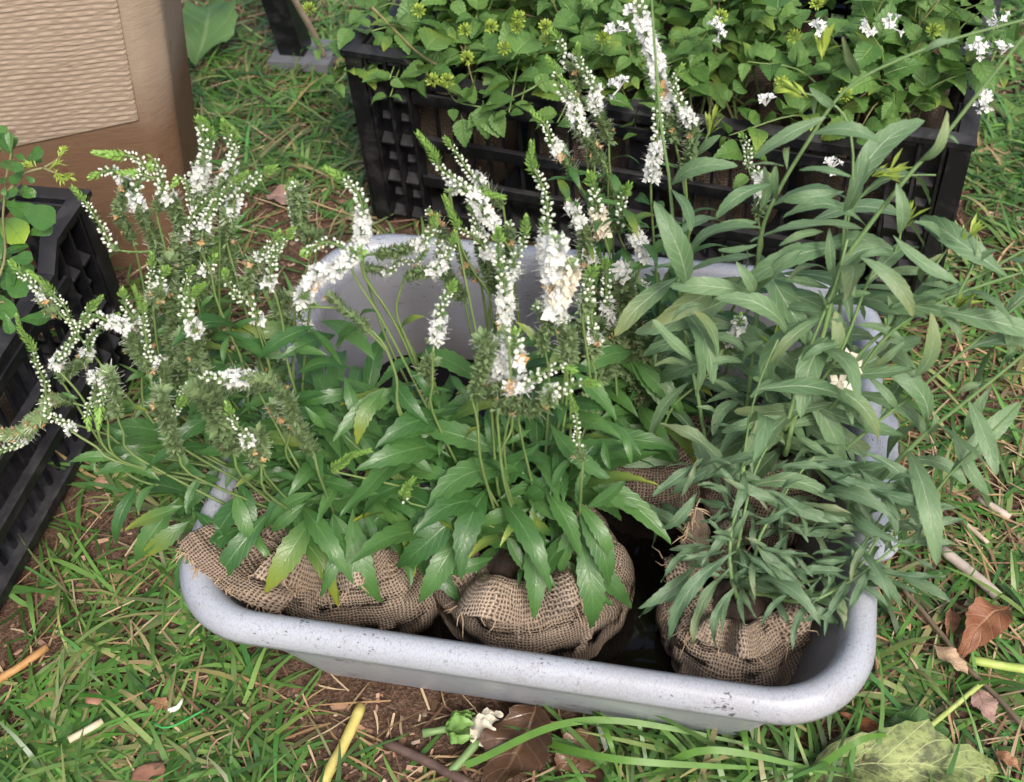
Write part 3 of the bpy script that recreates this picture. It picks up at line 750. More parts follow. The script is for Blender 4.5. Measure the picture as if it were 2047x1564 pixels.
def spike(pl, pts3, prof, fat=1., base=None, r_axis=.0013, brown=.0, cream=0.):
    """pts3: tip -> end of the flowering part; prof: fractions (green tip, buds, flowers, spent); base: further points down to the ground"""
    path = catmull(pts3, .0015); full = path + (catmull([path[-1]] + base, .006)[1:] if base else [])
    loc = pl.loc; k = len(full)
    axis = pl.stem(full[::3] if not base else [*path[::3], *full[len(path):]], .0007, r_axis, M['stem'], 'flower_stem', 5)
    tip, br, bd, fl, sp, hr, dr = MB(), MB(), MB(), MB(), MB(), MB(), MB()
    fr = frames(path); cum = [0.]
    for i in range(1, len(path)): cum.append(cum[-1] + (path[i] - path[i - 1]).length)
    tot = cum[-1]; g, b, f, s_ = prof; cut = f * .28 * (g + b > .15); b += cut * .6; g = g * 1.25 + cut * .1; f -= cut; fat *= .94; e1, e2, e3, e4 = g, g + b, g + b + f, g + b + f + s_
    pos = 0.; an = R.uniform(0, 6.28); i = 0
    while pos < tot:
        while i < len(path) - 2 and cum[i + 1] < pos: i += 1
        p = path[i].lerp(path[i + 1], (pos - cum[i]) / max(1e-6, cum[i + 1] - cum[i])) - loc; t, u, v = fr[i]; q = pos / tot; an += 2.39996 + R.uniform(-.3, .3)
        o = u * math.cos(an) + v * math.sin(an); fwd = -t
        if q < e1:
            w = q / max(.001, e1); d = (fwd * (1.1 - .5 * w) + o * (.4 + .5 * w)).normalized(); L = (.0036 + .0022 * w) * fat
            diamond(tip, p + o * .0006, d, o.cross(d).cross(d) * -1, L, L * .26, .05); pos += .00040
        elif q < e2:
            w = (q - e1) / max(.001, b); d = (o * .85 + fwd * (.75 - .3 * w) + rv(.12)).normalized(); L = (.0028 + .0016 * w) * fat
            bud(bd, p + o * .0016 * fat, d, L, L * (.30 + .05 * w)) if R.random() < .66 + .2 * w else None
            db = (o * .8 + fwd * .3 + rv(.25)).normalized(); diamond(br, p + o * .0006, db, fwd, L * 1.25, L * .26, .05)
            diamond(br, p + o * .0008, (o + fwd * .6 + rv(.4)).normalized(), fwd, L * .95, L * .30, .05)
            pos += .00074 + .0004 * w
        elif q < e3:
            w = (q - e2) / max(.001, f); d = (o + fwd * .12 + rv(.22)).normalized()
            mb = dr if R.random() < .05 * w else fl
            blossom(mb, hr, p + o * .0012, d, R.uniform(.0042, .0056) * fat * .92) if R.random() < .85 else None
            db = (o + rv(.3)).normalized(); diamond(br, p + o * .0006, db, fwd, .0042, .0009, .05); pos += .00062
        elif q < e4:
            w = (q - e3) / max(.001, s_); d = (o * .8 + fwd * .55 + rv(.3)).normalized(); L = R.uniform(.0050, .0080) * fat
            diamond(sp, p + o * .0006, d, fwd, L, L * .28, .06); d2 = (o * .9 + fwd * R.uniform(-.1, .8) + rv(.4)).normalized(); diamond(sp, p + o * .0008, d2, fwd, L * .9, L * .17, .0)
            if R.random() < .22 * (1 - w) + .03:
                e = (o + fwd * .4 + rv(.2)).normalized(); ss = e.cross(fwd).normalized() * .00022; p1 = p + o * .002
                hr.add([p1 - ss, p1 + ss, p1 + e * .0085 + ss * .7, p1 + e * .0085 - ss * .7], [(0, 1, 2, 3)])
            if R.random() < .006 + brown * .45 + .03 * max(0, .25 - w): blossom(dr, hr, p + o * .003, d, .0036)
            pos += .00023 / max(.6, fat)
        else:
            if R.random() < .25: d = (o + fwd * .5).normalized(); diamond(br, p, d, fwd, .0035, .0006, .02)
            pos += .002
    for mb, nm, mt in ((tip, 'tip_bracts', 'tip'), (br, 'bracts', 'bract'), (bd, 'buds', 'budwhite'), (fl, 'blossoms', 'cream' if cream > .5 else 'white'), (sp, 'seed_heads', 'spent'), (hr, 'styles', 'hair'), (dr, 'dry_blossoms', 'dry')):
        if mb.v: mk(nm, mb.mesh(nm, nm in ('buds', 'blossoms', 'dry_blossoms')), M[mt], axis, kind='stuff')
    return axis, full

# plants in the tub -------------------------------------------------
ZF = .0125
SPW = 'white flowered speedwells in the tub'
P_L = Plant('speedwell_plant', (.098, .135, ZF), 'white spiked flowering plant whose burlap flap hangs over the tub rim', 'flowering plant', SPW)
P_C = Plant('speedwell_plant', (.243, .130, ZF), 'white spiked flowering plant in torn burlap showing dark soil, beside black water', 'flowering plant', SPW)
P_B = Plant('speedwell_plant', (.318, .285, ZF), 'white spiked flowering plant with many spent brown spikes, at the back of the tub', 'flowering plant', SPW)
P_G = Plant('gaura_plant', (.412, .116, ZF), 'low greyish plant with narrow wavy leaves in knotted burlap at the tub corner', 'leafy plant')
P_T = Plant('gaura_plant', (.425, .265, ZF), 'tall plant with long pale green leaves and stems arching over the tub side', 'leafy plant')
sack(P_L.o, .086, .146, 1.3, 6, 1.2, 1.3, lean=(-.01, -.02)); sack(P_C.o, .078, .150, 4.1, 5, 1.1, 1.1, lean=(.0, -.03)); sack(P_B.o, .062, .122, 7.7, 6); sack(P_G.o, .062, .128, 9.2, 6, 1.1, 1.6, lean=(-.005, -.012)); sack(P_T.o, .060, .13, 12.4, 6)
patch('burlap_flap', P_L.o, P_L.loc, [[(0, 356, 1086, .180), (0, 398, 1140, .172), (0, 458, 1186, .156), (0, 560, 1228, .128)], [(0, 385, 1062, .19), (0, 440, 1118, .172), (0, 495, 1160, .150), (0, 590, 1190, .126)],
      [(0, 430, 1046, .178), (0, 490, 1092, .150), (0, 535, 1140, .128), (0, 620, 1165, .135)], [(0, 480, 1045, .160), (0, 530, 1075, .155), (0, 590, 1110, .150), (0, 650, 1140, .145)]], 36, 2.2)
patch('burlap_flap', P_G.o, P_G.loc, [[(9, 250, 35, .205), (9, 215, 110, .19), (9, 190, 215, .17), (9, 150, 330, .14)], [(9, 290, 80, .20), (9, 260, 150, .188), (9, 250, 240, .17), (9, 210, 370, .145)],
      [(9, 330, 180, .175), (9, 320, 220, .165), (9, 330, 300, .15), (9, 300, 420, .14)]], 24, 5.1, .003)

# tile, tip->end polyline, (green, buds, flowers, spent), fatness, y offset from the plant's plane, bare stem continuation [(tile,x,y)...], options
SL = [
 (1, [(545, 860), (640, 850), (740, 870), (790, 920), (775, 1000), (760, 1080), (800, 1220), (850, 1320), (870, 1420), (900, 1560), (950, 1700)], (.12, .24, .10, .54), 1.15, .05, [(4, 1000, 560)]),
 (1, [(835, 945), (838, 900), (855, 865), (890, 930), (920, 1030), (970, 1130), (1000, 1250), (1010, 1400), (1020, 1560), (1040, 1800), (1030, 2000)], (.05, .14, .03, .78), 1.15, .05, [(4, 1000, 800)]),
 (1, [(1110, 660), (1130, 760), (1150, 880), (1130, 1000), (1120, 1100), (1120, 1250), (1110, 1330)], (.04, .26, .28, .42), 1.15, .06, [(1, 1150, 1500), (4, 1120, 500)]),
 (1, [(1300, 720), (1310, 820), (1280, 920), (1250, 1010), (1260, 1120), (1270, 1300), (1280, 1500), (1290, 1600)], (.07, .22, .06, .65), 1.05, .07, [(4, 1300, 500)]),
 (1, [(1370, 980), (1300, 1020), (1230, 1100), (1170, 1200), (1125, 1290), (1130, 1400)], (.14, .5, .08, .28), .95, .03, [(1, 1180, 1530), (4, 1200, 250), (4, 1280, 460), (4, 1340, 590), (4, 1380, 760), (4, 1400, 950)]),
 (1, [(410, 1050), (460, 1120), (520, 1190), (580, 1280), (650, 1370), (720, 1400), (810, 1400)], (.14, .5, .0, .05), 1.0, .04, [(1, 860, 1440), (4, 900, 400)]),
 (1, [(1615, 1010), (1620, 1120), (1640, 1240), (1690, 1310), (1740, 1350)], (.15, .7, .0, .1), .95, .06, [(1, 1720, 1480), (4, 1650, 300), (4, 1640, 800)]),
 (1, [(1640, 1290), (1570, 1380), (1520, 1450), (1490, 1540), (1480, 1620)], (.12, .6, .2, .08), 1.0, .02, [(4, 1530, 230), (4, 1580, 420), (4, 1600, 600), (4, 1650, 790)]),
 (4, [(170, 135), (240, 190), (310, 250), (370, 320), (410, 400), (470, 410), (530, 370), (600, 390), (680, 410), (720, 470), (770, 570), (830, 680)], (.14, .40, .18, .28), 1.0, -.02, [(4, 860, 800), (4, 950, 1000)]),
 (4, [(575, 270), (500, 340), (450, 410), (420, 500), (360, 580), (310, 650), (340, 690)], (.14, .60, .18, .08), .95, -.025, [(4, 440, 800), (4, 520, 930), (4, 650, 1160)]),
 (4, [(80, 370), (120, 450), (160, 530), (200, 630), (230, 730), (250, 830), (280, 920), (350, 970), (420, 1010)], (.22, .66, .10, .02), .95, -.03, [(4, 540, 1100), (4, 650, 1180)]),
 (4, [(750, 215), (790, 310), (810, 420), (830, 530), (860, 610), (900, 650), (930, 720), (940, 800)], (.18, .45, .05, .32), .9, -.02, [(4, 920, 950)]),
 (4, [(1130, 205), (1070, 250), (1030, 310), (1030, 370), (1070, 400), (1090, 470), (1110, 560), (1120, 660), (1130, 760)], (.12, .25, .15, .48), 1.15, -.02, [(4, 1180, 900)]),
 (4, [(1075, 80), (1050, 150), (1030, 220), (1010, 280)], (.2, .7, .1, 0), .85, .0, [(4, 1040, 420), (4, 1080, 700)]),
 (4, [(555, 960), (570, 860), (590, 760), (600, 670), (625, 680), (640, 780), (650, 920)], (.18, .28, .06, .48), 1.05, -.04, [(4, 690, 1020), (4, 740, 1140)]),
 (4, [(1060, 800), (1090, 750), (1150, 700), (1230, 720), (1300, 710), (1400, 710), (1470, 720), (1530, 740), (1590, 800), (1640, 900), (1690, 1000), (1740, 1130)], (.05, .18, .20, .57), 1.1, -.05, [(4, 1780, 1250)]),
 (4, [(1035, 825), (1000, 890), (960, 950)], (.35, .65, 0, 0), .8, -.05, [(4, 960, 1060)]),
 (4, [(900, 780), (900, 860), (920, 950), (955, 1080), (1010, 1160)], (0, 0, 0, 1), 1.2, -.06, [(4, 1060, 1250)]),
 (4, [(1110, 780), (1160, 830), (1210, 920), (1260, 1030), (1310, 1130)], (0, 0, 0, 1), 1.75, -.06, [(4, 1340, 1250)]),
 (4, [(960, 60), (955, 200), (970, 350), (960, 500), (970, 650), (1010, 740)], (0, 0, 0, 1), 1.3, .03, [(4, 1050, 900)]),
 (4, [(1430, 1020), (1450, 1080), (1465, 1150)], (0, 0, 0, 1), 1.3, -.05, [(4, 1480, 1250)]),
 (4, [(1540, 860), (1580, 940), (1610, 1020)], (0, 0, 0, 1), 1.1, -.02, [(4, 1600, 1150)], .2),
 (4, [(1250, 120), (1280, 200), (1330, 260), (1400, 300), (1450, 390)], (.12, .75, .1, 0), 1.1, .03, [(4, 1500, 600), (4, 1500, 900)]),
 (4, [(5, 1040), (110, 1010), (200, 940), (260, 860), (330, 830), (420, 860)], (0, 0, 0, 1), 1.0, .0, [(4, 520, 900), (4, 700, 1100)], .2),
 (4, [(1480, 420), (1440, 500), (1470, 600), (1500, 700)], (0, 0, .1, .9), 1.3, .05, [(4, 1520, 900)], .1),
 (4, [(1600, 260), (1560, 330), (1590, 420), (1640, 520)], (0, 0, 0, 1), 1.2, .06, [(4, 1650, 800)], .1),
 (4, [(1010, 480), (1060, 560), (1060, 660)], (0, 0, 0, 1), 1.3, .0, [(4, 1090, 900)]),
]
SC = [
 (2, [(135, 920), (250, 980), (310, 1050), (345, 1130), (355, 1250), (345, 1370)], (.16, .30, .54, 0), 1.15, .03, [(2, 352, 1450), (5, 220, 130), (5, 300, 270), (5, 400, 420), (5, 490, 560), (5, 560, 760), (5, 620, 960)]),
 (2, [(0, 1420), (70, 1380), (160, 1360), (250, 1385), (340, 1420)], (.14, .86, 0, 0), 1.0, .0, [(5, 150, 110), (5, 300, 360), (5, 420, 580), (5, 530, 800), (5, 620, 980), (5, 680, 1130), (5, 730, 1300)]),
 (2, [(350, 1400), (300, 1440), (220, 1500), (150, 1530), (90, 1500), (60, 1560), (40, 1640), (10, 1720)], (.04, .10, .80, .06), 1.25, -.02, [(5, 100, 330), (5, 190, 400), (5, 280, 470), (5, 340, 550), (5, 400, 720), (5, 420, 900)]),
 (5, [(30, 280), (100, 330), (190, 400), (260, 460)], (0, 0, 0, 1), .95, -.02, [(5, 340, 560), (5, 400, 720), (5, 420, 930)]),
 (2, [(760, 1200), (730, 1290), (700, 1350), (620, 1370), (540, 1400), (420, 1415)], (.12, .20, .18, .5), .95, .02, [(2, 350, 1440), (5, 220, 150), (5, 400, 430)]),
 (2, [(860, 1290), (850, 1390), (800, 1490), (730, 1510), (640, 1535), (580, 1560)], (.12, .18, .34, .36), .95, .02, [(5, 440, 160), (5, 410, 260), (5, 400, 360), (5, 480, 560), (5, 560, 760)]),
 (2, [(670, 760), (720, 850), (800, 950), (870, 1010), (940, 1070), (990, 1130), (1050, 1210), (1110, 1270)], (.22, .26, .52, 0), 1.15, .06, [(2, 1150, 1360), (5, 1050, 60), (5, 1000, 300), (5, 960, 560)]),
 (2, [(1125, 1085), (1040, 1070), (960, 1060), (890, 1050), (815, 1060)], (.55, .10, .35, 0), 1.1, .065, None),
 (2, [(800, 1100), (850, 1180), (900, 1250), (960, 1320), (1020, 1400), (1080, 1450)], (.34, .40, .26, 0), 1.0, .05, [(5, 960, 60), (5, 980, 300)]),
 (2, [(830, 1080), (870, 1250), (900, 1380), (980, 1560)], (0, 0, 0, .02), .9, .055, [(5, 850, 150), (5, 920, 260), (5, 910, 400), (5, 930, 560), (5, 940, 760), (5, 960, 960)]),
 (2, [(1305, 800), (1310, 900), (1340, 1000), (1380, 1100), (1380, 1250), (1390, 1400), (1400, 1500), (1420, 1580)], (.14, .34, .52, 0), 1.2, .07, [(5, 1320, 400), (5, 1340, 700)]),
 (2, [(1100, 1280), (1110, 1400), (1130, 1500), (1130, 1560), (1140, 1700), (1120, 1850)], (.10, .38, .50, .02), 1.2, .01, [(5, 940, 520), (5, 920, 700)]),
 (2, [(1290, 1220), (1250, 1330), (1210, 1440), (1180, 1560)], (.22, .42, .36, 0), 1.05, .03, [(5, 1050, 250), (5, 1040, 500)]),
 (5, [(1290, -60), (1270, 60), (1280, 160), (1290, 280), (1270, 370)], (0, .05, .95, 0), 1.7, .0, [(5, 1300, 500), (5, 1340, 700)]),
 (5, [(1370, 60), (1360, 140), (1330, 240), (1290, 300)], (0, .1, .9, 0), 1.5, .0, [(5, 1330, 500), (5, 1350, 800)], 0, 1),
 (5, [(1320, 380), (1340, 470), (1350, 580), (1360, 640)], (0, 0, .1, .9), 1.2, .0, [(5, 1370, 800)]),
 (5, [(730, 195), (680, 240), (655, 310), (640, 390), (620, 460), (600, 530)], (.12, .30, .48, .1), 1.05, -.02, [(5, 600, 620), (5, 600, 760), (5, 600, 900)]),
 (5, [(1075, 450), (1065, 510), (1060, 580), (1090, 650)], (.06, .2, .74, 0), 1.45, -.04, [(5, 1110, 760), (5, 1080, 950)]),
 (5, [(950, 520), (970, 620), (1000, 720), (1010, 800)], (0, 0, .8, .2), 1.1, -.03, [(5, 1030, 900), (5, 1000, 1100)]),
 (5, [(1375, 670), (1290, 670), (1200, 690), (1150, 720), (1090, 770), (1010, 790), (900, 790), (820, 810)], (.06, .32, .30, .32), 1.15, -.05, [(5, 850, 960), (5, 870, 1180)]),
 (5, [(900, 480), (905, 560), (870, 680), (850, 790)], (.0, 0, 0, 1), 1.15, -.04, [(5, 850, 960), (5, 870, 1200), (5, 910, 1330)]),
 (5, [(985, 470), (1010, 540), (1030, 620)], (0, 0, 0, .05), 1., -.05, [(5, 1045, 800), (5, 1040, 1000), (5, 980, 1160)]),
 (5, [(1375, 820), (1400, 920), (1420, 1050), (1430, 1190)], (.22, .5, 0, .28), .75, -.05, [(5, 1430, 1300)]),
 (5, [(230, 1120), (150, 1150), (90, 1180), (30, 1230)], (.9, .0, 0, .1), 1.1, -.06, None),
 (5, [(495, 1285), (455, 1340), (430, 1400)], (.7, .3, 0, 0), 1.1, -.06, None),
 (5, [(580, 620), (560, 700), (580, 790)], (0, 0, 0, 1), 1.1, .0, [(5, 600, 950)]),
]
SB = [
 (2, [(1545, 230), (1560, 300), (1600, 400), (1650, 480), (1640, 600), (1690, 690), (1715, 800)], (.10, .26, .30, .34), 1.05, .04, [(2, 1725, 900), (2, 1740, 1100)]),
 (2, [(1380, 320), (1430, 400), (1480, 500), (1520, 570), (1570, 700), (1620, 830), (1640, 930)], (.10, .20, .30, .40), 1.15, .03, [(2, 1650, 1200)]),
 (2, [(1290, 625), (1370, 690), (1400, 770), (1450, 850), (1500, 920), (1540, 1000)], (.14, .26, .32, .28), 1.0, .02, [(2, 1610, 1150), (2, 1620, 1280), (5, 1500, 200)]),
 (2, [(1620, 960), (1650, 1080), (1670, 1200), (1700, 1330)], (.14, .28, .58, 0), 1.35, .0, [(2, 1740, 1500)], 0, 1),
 (2, [(1830, 1030), (1800, 1120), (1810, 1230), (1880, 1330), (1930, 1440)], (.12, .34, .54, 0), 1.25, .0, [(5, 1740, 150), (5, 1720, 400)]),
 (2, [(1510, 1130), (1540, 1200), (1580, 1300), (1610, 1420), (1600, 1540), (1620, 1640)], (.03, 0, .22, .75), 1.1, -.01, [(5, 1480, 300)], .08),
 (0, [(1268, -20), (1288, 50), (1308, 110), (1318, 160), (1338, 230), (1352, 290)], (.03, .12, .60, .25), 1.25, .04, [(0, 1365, 360), (0, 1375, 480)]),
 (3, [(25, 500), (40, 600), (50, 700), (40, 800), (20, 900), (0, 1000)], (.05, .35, .60, 0), 1.15, .02, [(3, 10, 1200)]),
 (3, [(170, 370), (130, 450), (150, 560), (190, 620), (240, 700), (215, 850), (205, 960)], (.06, .26, .22, .46), 1.0, .03, [(3, 200, 1100), (3, 210, 1300)]),
 (3, [(490, 730), (520, 800), (550, 900), (580, 950), (600, 1050), (600, 1200)], (.04, .36, .34, .26), 1.0, .05, [(3, 600, 1400)]),
 (5, [(1450, -10), (1470, 90), (1480, 200), (1500, 350), (1530, 480), (1530, 600)], (0, 0, .12, .88), 1.3, -.01, [(5, 1560, 800)], .1),
 (5, [(1575, 60), (1560, 150), (1560, 250), (1570, 340), (1580, 410)], (.12, .38, .5, 0), 1.1, -.03, [(5, 1570, 600)]),
 (5, [(1650, 120), (1670, 260), (1680, 400), (1700, 560), (1720, 700)], (0, 0, .08, .92), 1.6, -.02, [(5, 1740, 900)], .06),
 (5, [(1810, 510), (1800, 600), (1780, 720), (1770, 860)], (0, 0, 0, 1), 1.8, -.02, [(5, 1750, 1000)], .04),
 (5, [(1500, 430), (1520, 540), (1560, 640), (1540, 720)], (0, 0, 0, 1), 2.0, -.04, [(5, 1570, 900)], .05),
 (5, [(1480, 860), (1480, 940), (1490, 1020)], (0, 0, 0, 1), 1.6, -.05, [(5, 1490, 1150)]),
 (5, [(1770, 190), (1750, 300), (1740, 420), (1730, 520)], (0, 0, .05, .95), 1.2, .0, [(5, 1720, 800)], .06),
 (5, [(1640, 420), (1600, 500), (1600, 600), (1620, 690)], (0, 0, .06, .94), 1.6, -.03, [(5, 1640, 880)], .05),
 (6, [(855, 260), (760, 262), (680, 285), (590, 305)], (.55, .45, 0, 0), 1.1, -.03, [(6, 500, 380)]),
 (6, [(490, 365), (500, 440), (450, 510), (380, 600)], (.02, .06, .50, .42), 1.2, -.05, [(6, 280, 720), (6, 130, 850), (6, 60, 1000)]),
]
def spikes(pl, L, ypl, ztop):
    tips = []
    for s in L:
        k, pts, prof, fat, dy = s[:5]; cont = s[5]; opt = list(s[6:]) + [0, 0]
        n = Vector((0, -1, .18)).normalized(); p0 = Vector((0, ypl + dy, .30))
        P3 = [on_plane(*T(k, x, y), p0, n) + rv(.0012) for x, y in pts]
        base = None
        if cont is not None:
            base = [on_plane(*T(*c), p0, n) for c in cont]
            base = [b for b in base if b.z > pl.loc.z + ztop + .025]; last = (base or P3)[-1]; hv = Vector((last.x - pl.loc.x, last.y - pl.loc.y, 0)); hv *= min(.5, .045 / max(hv.length, 1e-4))
            end = pl.loc + hv + Vector((R.gauss(0, .008), R.gauss(0, .008), ztop)); mid = last.lerp(end, .5); mid.z = max(mid.z - .01, last.z * .45 + end.z * .55); base = base + [mid, end]
        else:
            end = pl.loc + Vector((R.gauss(0, .02), R.gauss(0, .014), ztop)); base = [P3[-1].lerp(end, .5) + Vector((0, 0, .01)), end]
        ax, full = spike(pl, P3, prof, fat, base, .0014, opt[0], opt[1]); tips.append(full)
    return tips
def more(L, N, seed):
    q = random.Random(seed); out = []
    for _ in range(N):
        s = q.choice([t for t in L if len(t[1]) >= 4]); ox, oy = q.choice((-1, 1)) * q.uniform(45, 150), q.uniform(-70, 120)
        pts = [(x + ox + q.gauss(0, 14), y + oy + q.gauss(0, 10)) for x, y in s[1]][:q.randint(5, 8)]
        pr = q.choice([(.14, .34, .10, .42), (.10, .26, .04, .60), (.20, .50, .05, .25), (0, .05, .0, .95), (.08, .20, .08, .64), (.10, .36, .20, .34)])
        out.append((s[0], pts, pr, q.uniform(.85, 1.2), s[4] + q.uniform(-.01, .05), [(c[0], c[1] + ox, c[2] + oy) for c in (s[5] or [])[-1:]], q.choice((0, .05))))
    return out
fl_ = spikes(P_L, SL + more(SL, 24, 3), .140, .128); fc_ = spikes(P_C, SC + more(SC, 11, 5), .150, .13); fb_ = spikes(P_B, SB + more(SB[:6] + SB[10:18], 9, 6), .285, .125)

# hero leaves read off the photograph: tile, base, tip
LW = [(4, 650, 1150, 895, 1290), (4, 660, 1170, 380, 1190), (4, 890, 1300, 1090, 1210), (4, 780, 1290, 655, 1650), (4, 880, 1300, 780, 1480), (7, 1020, 30, 690, 170), (7, 1060, 110, 790, 310), (4, 1120, 1260, 1040, 1475),
 (4, 1340, 1290, 1420, 1620), (4, 1460, 1210, 1310, 1325), (4, 1110, 1060, 970, 1090), (4, 830, 700, 700, 740), (4, 720, 1040, 560, 970), (4, 690, 900, 830, 905), (4, 1530, 1250, 1680, 1300), (4, 1760, 1220, 1670, 1300),
 (4, 1780, 1240, 1950, 1400), (4, 1700, 1290, 1490, 1560), (10, 900, 360, 1215, 915), (10, 1190, 240, 1320, 725), (10, 1300, 300, 1480, 640), (10, 1000, 160, 740, 380), (10, 600, 340, 780, 620), (10, 480, 60, 645, 480), (10, 160, 220, 450, 520), (10, 420, 450, 395, 630),
 (10, 1080, 90, 700, 360), (10, 1090, 10, 1440, 140), (10, 1570, 130, 1770, 285), (10, 1240, 150, 1530, 100), (4, 1600, 850, 1850, 800), (4, 1640, 560, 1830, 590), (4, 1250, 700, 1120, 640), (4, 960, 420, 850, 480), (4, 1300, 440, 1440, 380), (4, 1180, 600, 1320, 700), (4, 1450, 900, 1330, 850),
 (4, 1500, 950, 1640, 1020), (4, 1000, 1180, 1150, 1260), (4, 1240, 1200, 1420, 1260), (4, 1820, 1000, 1700, 870), (4, 1850, 900, 1950, 1010), (4, 440, 830, 340, 790), (4, 500, 960, 590, 900), (4, 490, 1120, 530, 1250), (4, 1200, 250, 1120, 340), (4, 1280, 480, 1250, 640), (4, 1900, 640, 1690, 420), (4, 1880, 560, 1960, 440),
 (4, 1650, 200, 1740, 205), (10, 700, 330, 560, 480), (10, 1130, 500, 1300, 640)]
LCW = [(5, 0, 1260, 250, 1410), (5, 130, 1280, 310, 1370), (5, 110, 710, 185, 970), (5, 330, 780, 180, 1090), (5, 620, 1010, 300, 1140), (5, 560, 850, 330, 925), (5, 680, 970, 990, 865), (5, 610, 1250, 400, 1100), (5, 690, 1330, 605, 1270), (5, 740, 1300, 848, 1295), (5, 890, 1340, 440, 1560),
 (8, 800, 10, 400, 370), (5, 870, 1180, 1025, 1290), (5, 970, 1200, 1155, 1315), (5, 1130, 1440, 830, 1550), (8, 820, 170, 1130, 45), (8, 690, 170, 530, 270), (8, 730, 200, 745, 405), (8, 930, 320, 655, 410), (8, 1000, 160, 1165, 435), (8, 1150, 250, 1285, 490), (8, 1450, 70, 1310, 440), (8, 1400, 210, 1470, 712),
 (8, 1150, 20, 1150, 185), (5, 1400, 1140, 1260, 1375), (5, 1520, 1170, 1405, 1425), (5, 1240, 1330, 1150, 1570), (5, 1240, 600, 1062, 400), (5, 1380, 680, 1625, 955), (5, 410, 450, 558, 372), (5, 60, 540, 205, 430), (5, 190, 430, 315, 348), (8, 40, 70, 165, 440), (8, 0, 250, 75, 590), (5, 740, 1100, 870, 980),
 (5, 960, 1130, 890, 930), (5, 1180, 780, 1330, 900), (5, 1150, 1000, 1000, 1090), (5, 1080, 1180, 1250, 1200), (5, 660, 1040, 640, 1160), (5, 420, 1300, 520, 1430), (5, 1300, 1000, 1420, 1010), (5, 1240, 1400, 1310, 1540), (5, 700, 700, 800, 860), (5, 600, 850, 460, 660), (5, 1560, 1060, 1600, 1240), (5, 1660, 1000, 1710, 1200), (5, 1450, 1440, 1700, 1250), (8, 1240, 200, 1130, 60), (5, 400, 900, 200, 860), (5, 420, 960, 320, 1060)]
def hero(pl, L, variants, mat, p0, tilt, parent=None, wf=1., jit=.012):
    n = Vector((0, -math.cos(tilt), math.sin(tilt)))
    for (k, bx, by, tx, ty) in L:
        dz = R.uniform(-jit, jit)
        p = on_plane(*T(k, bx, by), p0 + Vector((0, dz, 0)), n); q = on_plane(*T(k, tx, ty), p0 + Vector((0, dz - R.uniform(.0, .018), 0)), n)
        pl.leaf(p, q, variants, mat, wf=wf)
hero(P_L, LW, V_SP, M['speedwell'], Vector((.098, .10, .205)), math.radians(34))
hero(P_C, LCW, V_SP, M['speedwell'], Vector((.243, .105, .205)), math.radians(32))
def region_fill(pl, N, x0, x1, y0, y1, cx, variants, mat, p0, tilt, lo, hi, back, sag=.5):
    n = Vector((0, -math.cos(tilt), math.sin(tilt)))
    for _ in range(N):
        x, y = R.uniform(x0, x1), R.uniform(y0, y1); dz = R.uniform(*back); p = on_plane(x, y, p0 + Vector((0, dz, 0)), n)
        if p.z < .15: continue
        sd_ = 1 if R.random() < .5 + .45 * max(-1, min(1, (x - cx) / (x1 - x0) * 2.5)) else -1
        d = Vector((sd_ * R.uniform(.3, 1.), R.uniform(-.7, .3), R.uniform(-sag, .35))).normalized()
        pl.leaf(p, p + d * R.uniform(lo, hi), variants, mat)
region_fill(P_L, 34, 430, 800, 640, 900, 600, V_SP, M['speedwell'], Vector((.098, .16, .255)), math.radians(20), .040, .070, (-.02, .04), .5)
region_fill(P_C, 24, 790, 1200, 720, 940, 1000, V_SP, M['speedwell'], Vector((.243, .16, .245)), math.radians(20), .040, .070, (-.02, .04), .5)
region_fill(P_L, 60, 300, 800, 830, 1080, 600, V_SP, M['speedwell'], Vector((.098, .125, .205)), math.radians(30), .045, .082, (-.02, .03), .7)
region_fill(P_C, 50, 800, 1170, 840, 1110, 1020, V_SP, M['speedwell'], Vector((.243, .125, .205)), math.radians(30), .045, .085, (-.02, .03), .7)
def droop_fill(pl, N, x0, x1, y0, y1, variants, mat, p0, tilt, lo, hi):
    n = Vector((0, -math.cos(tilt), math.sin(tilt)))
    for i in range(N):
        x = x0 + (x1 - x0) * (i + R.random()) / N; p = on_plane(x, R.uniform(y0, y1), p0, n); L = R.uniform(lo, hi)
        d = Vector(((x - (x0 + x1) / 2) / (x1 - x0) * 1.4 + R.gauss(0, .35), R.uniform(-.9, -.35), R.uniform(-.75, -.15))).normalized()
        pl.leaf(p, p + d * L, variants, mat, up=(UP * .8 + tocam(p) * .5 + rv(.18)).normalized(), vi=R.choice((2, 3, 5, 8, 9, 11)))
region_fill(P_B, 40, 1120, 1330, 690, 900, 1230, V_SP, M['speedwell'], Vector((.318, .26, .23)), math.radians(22), .035, .065, (-.02, .03), .6)
droop_fill(P_L, 10, 420, 820, 960, 1060, V_SP, M['speedwell'], Vector((.098, .095, .195)), math.radians(34), .055, .085)
droop_fill(P_C, 9, 840, 1190, 960, 1080, V_SP, M['speedwell'], Vector((.243, .095, .195)), math.radians(34), .055, .088)
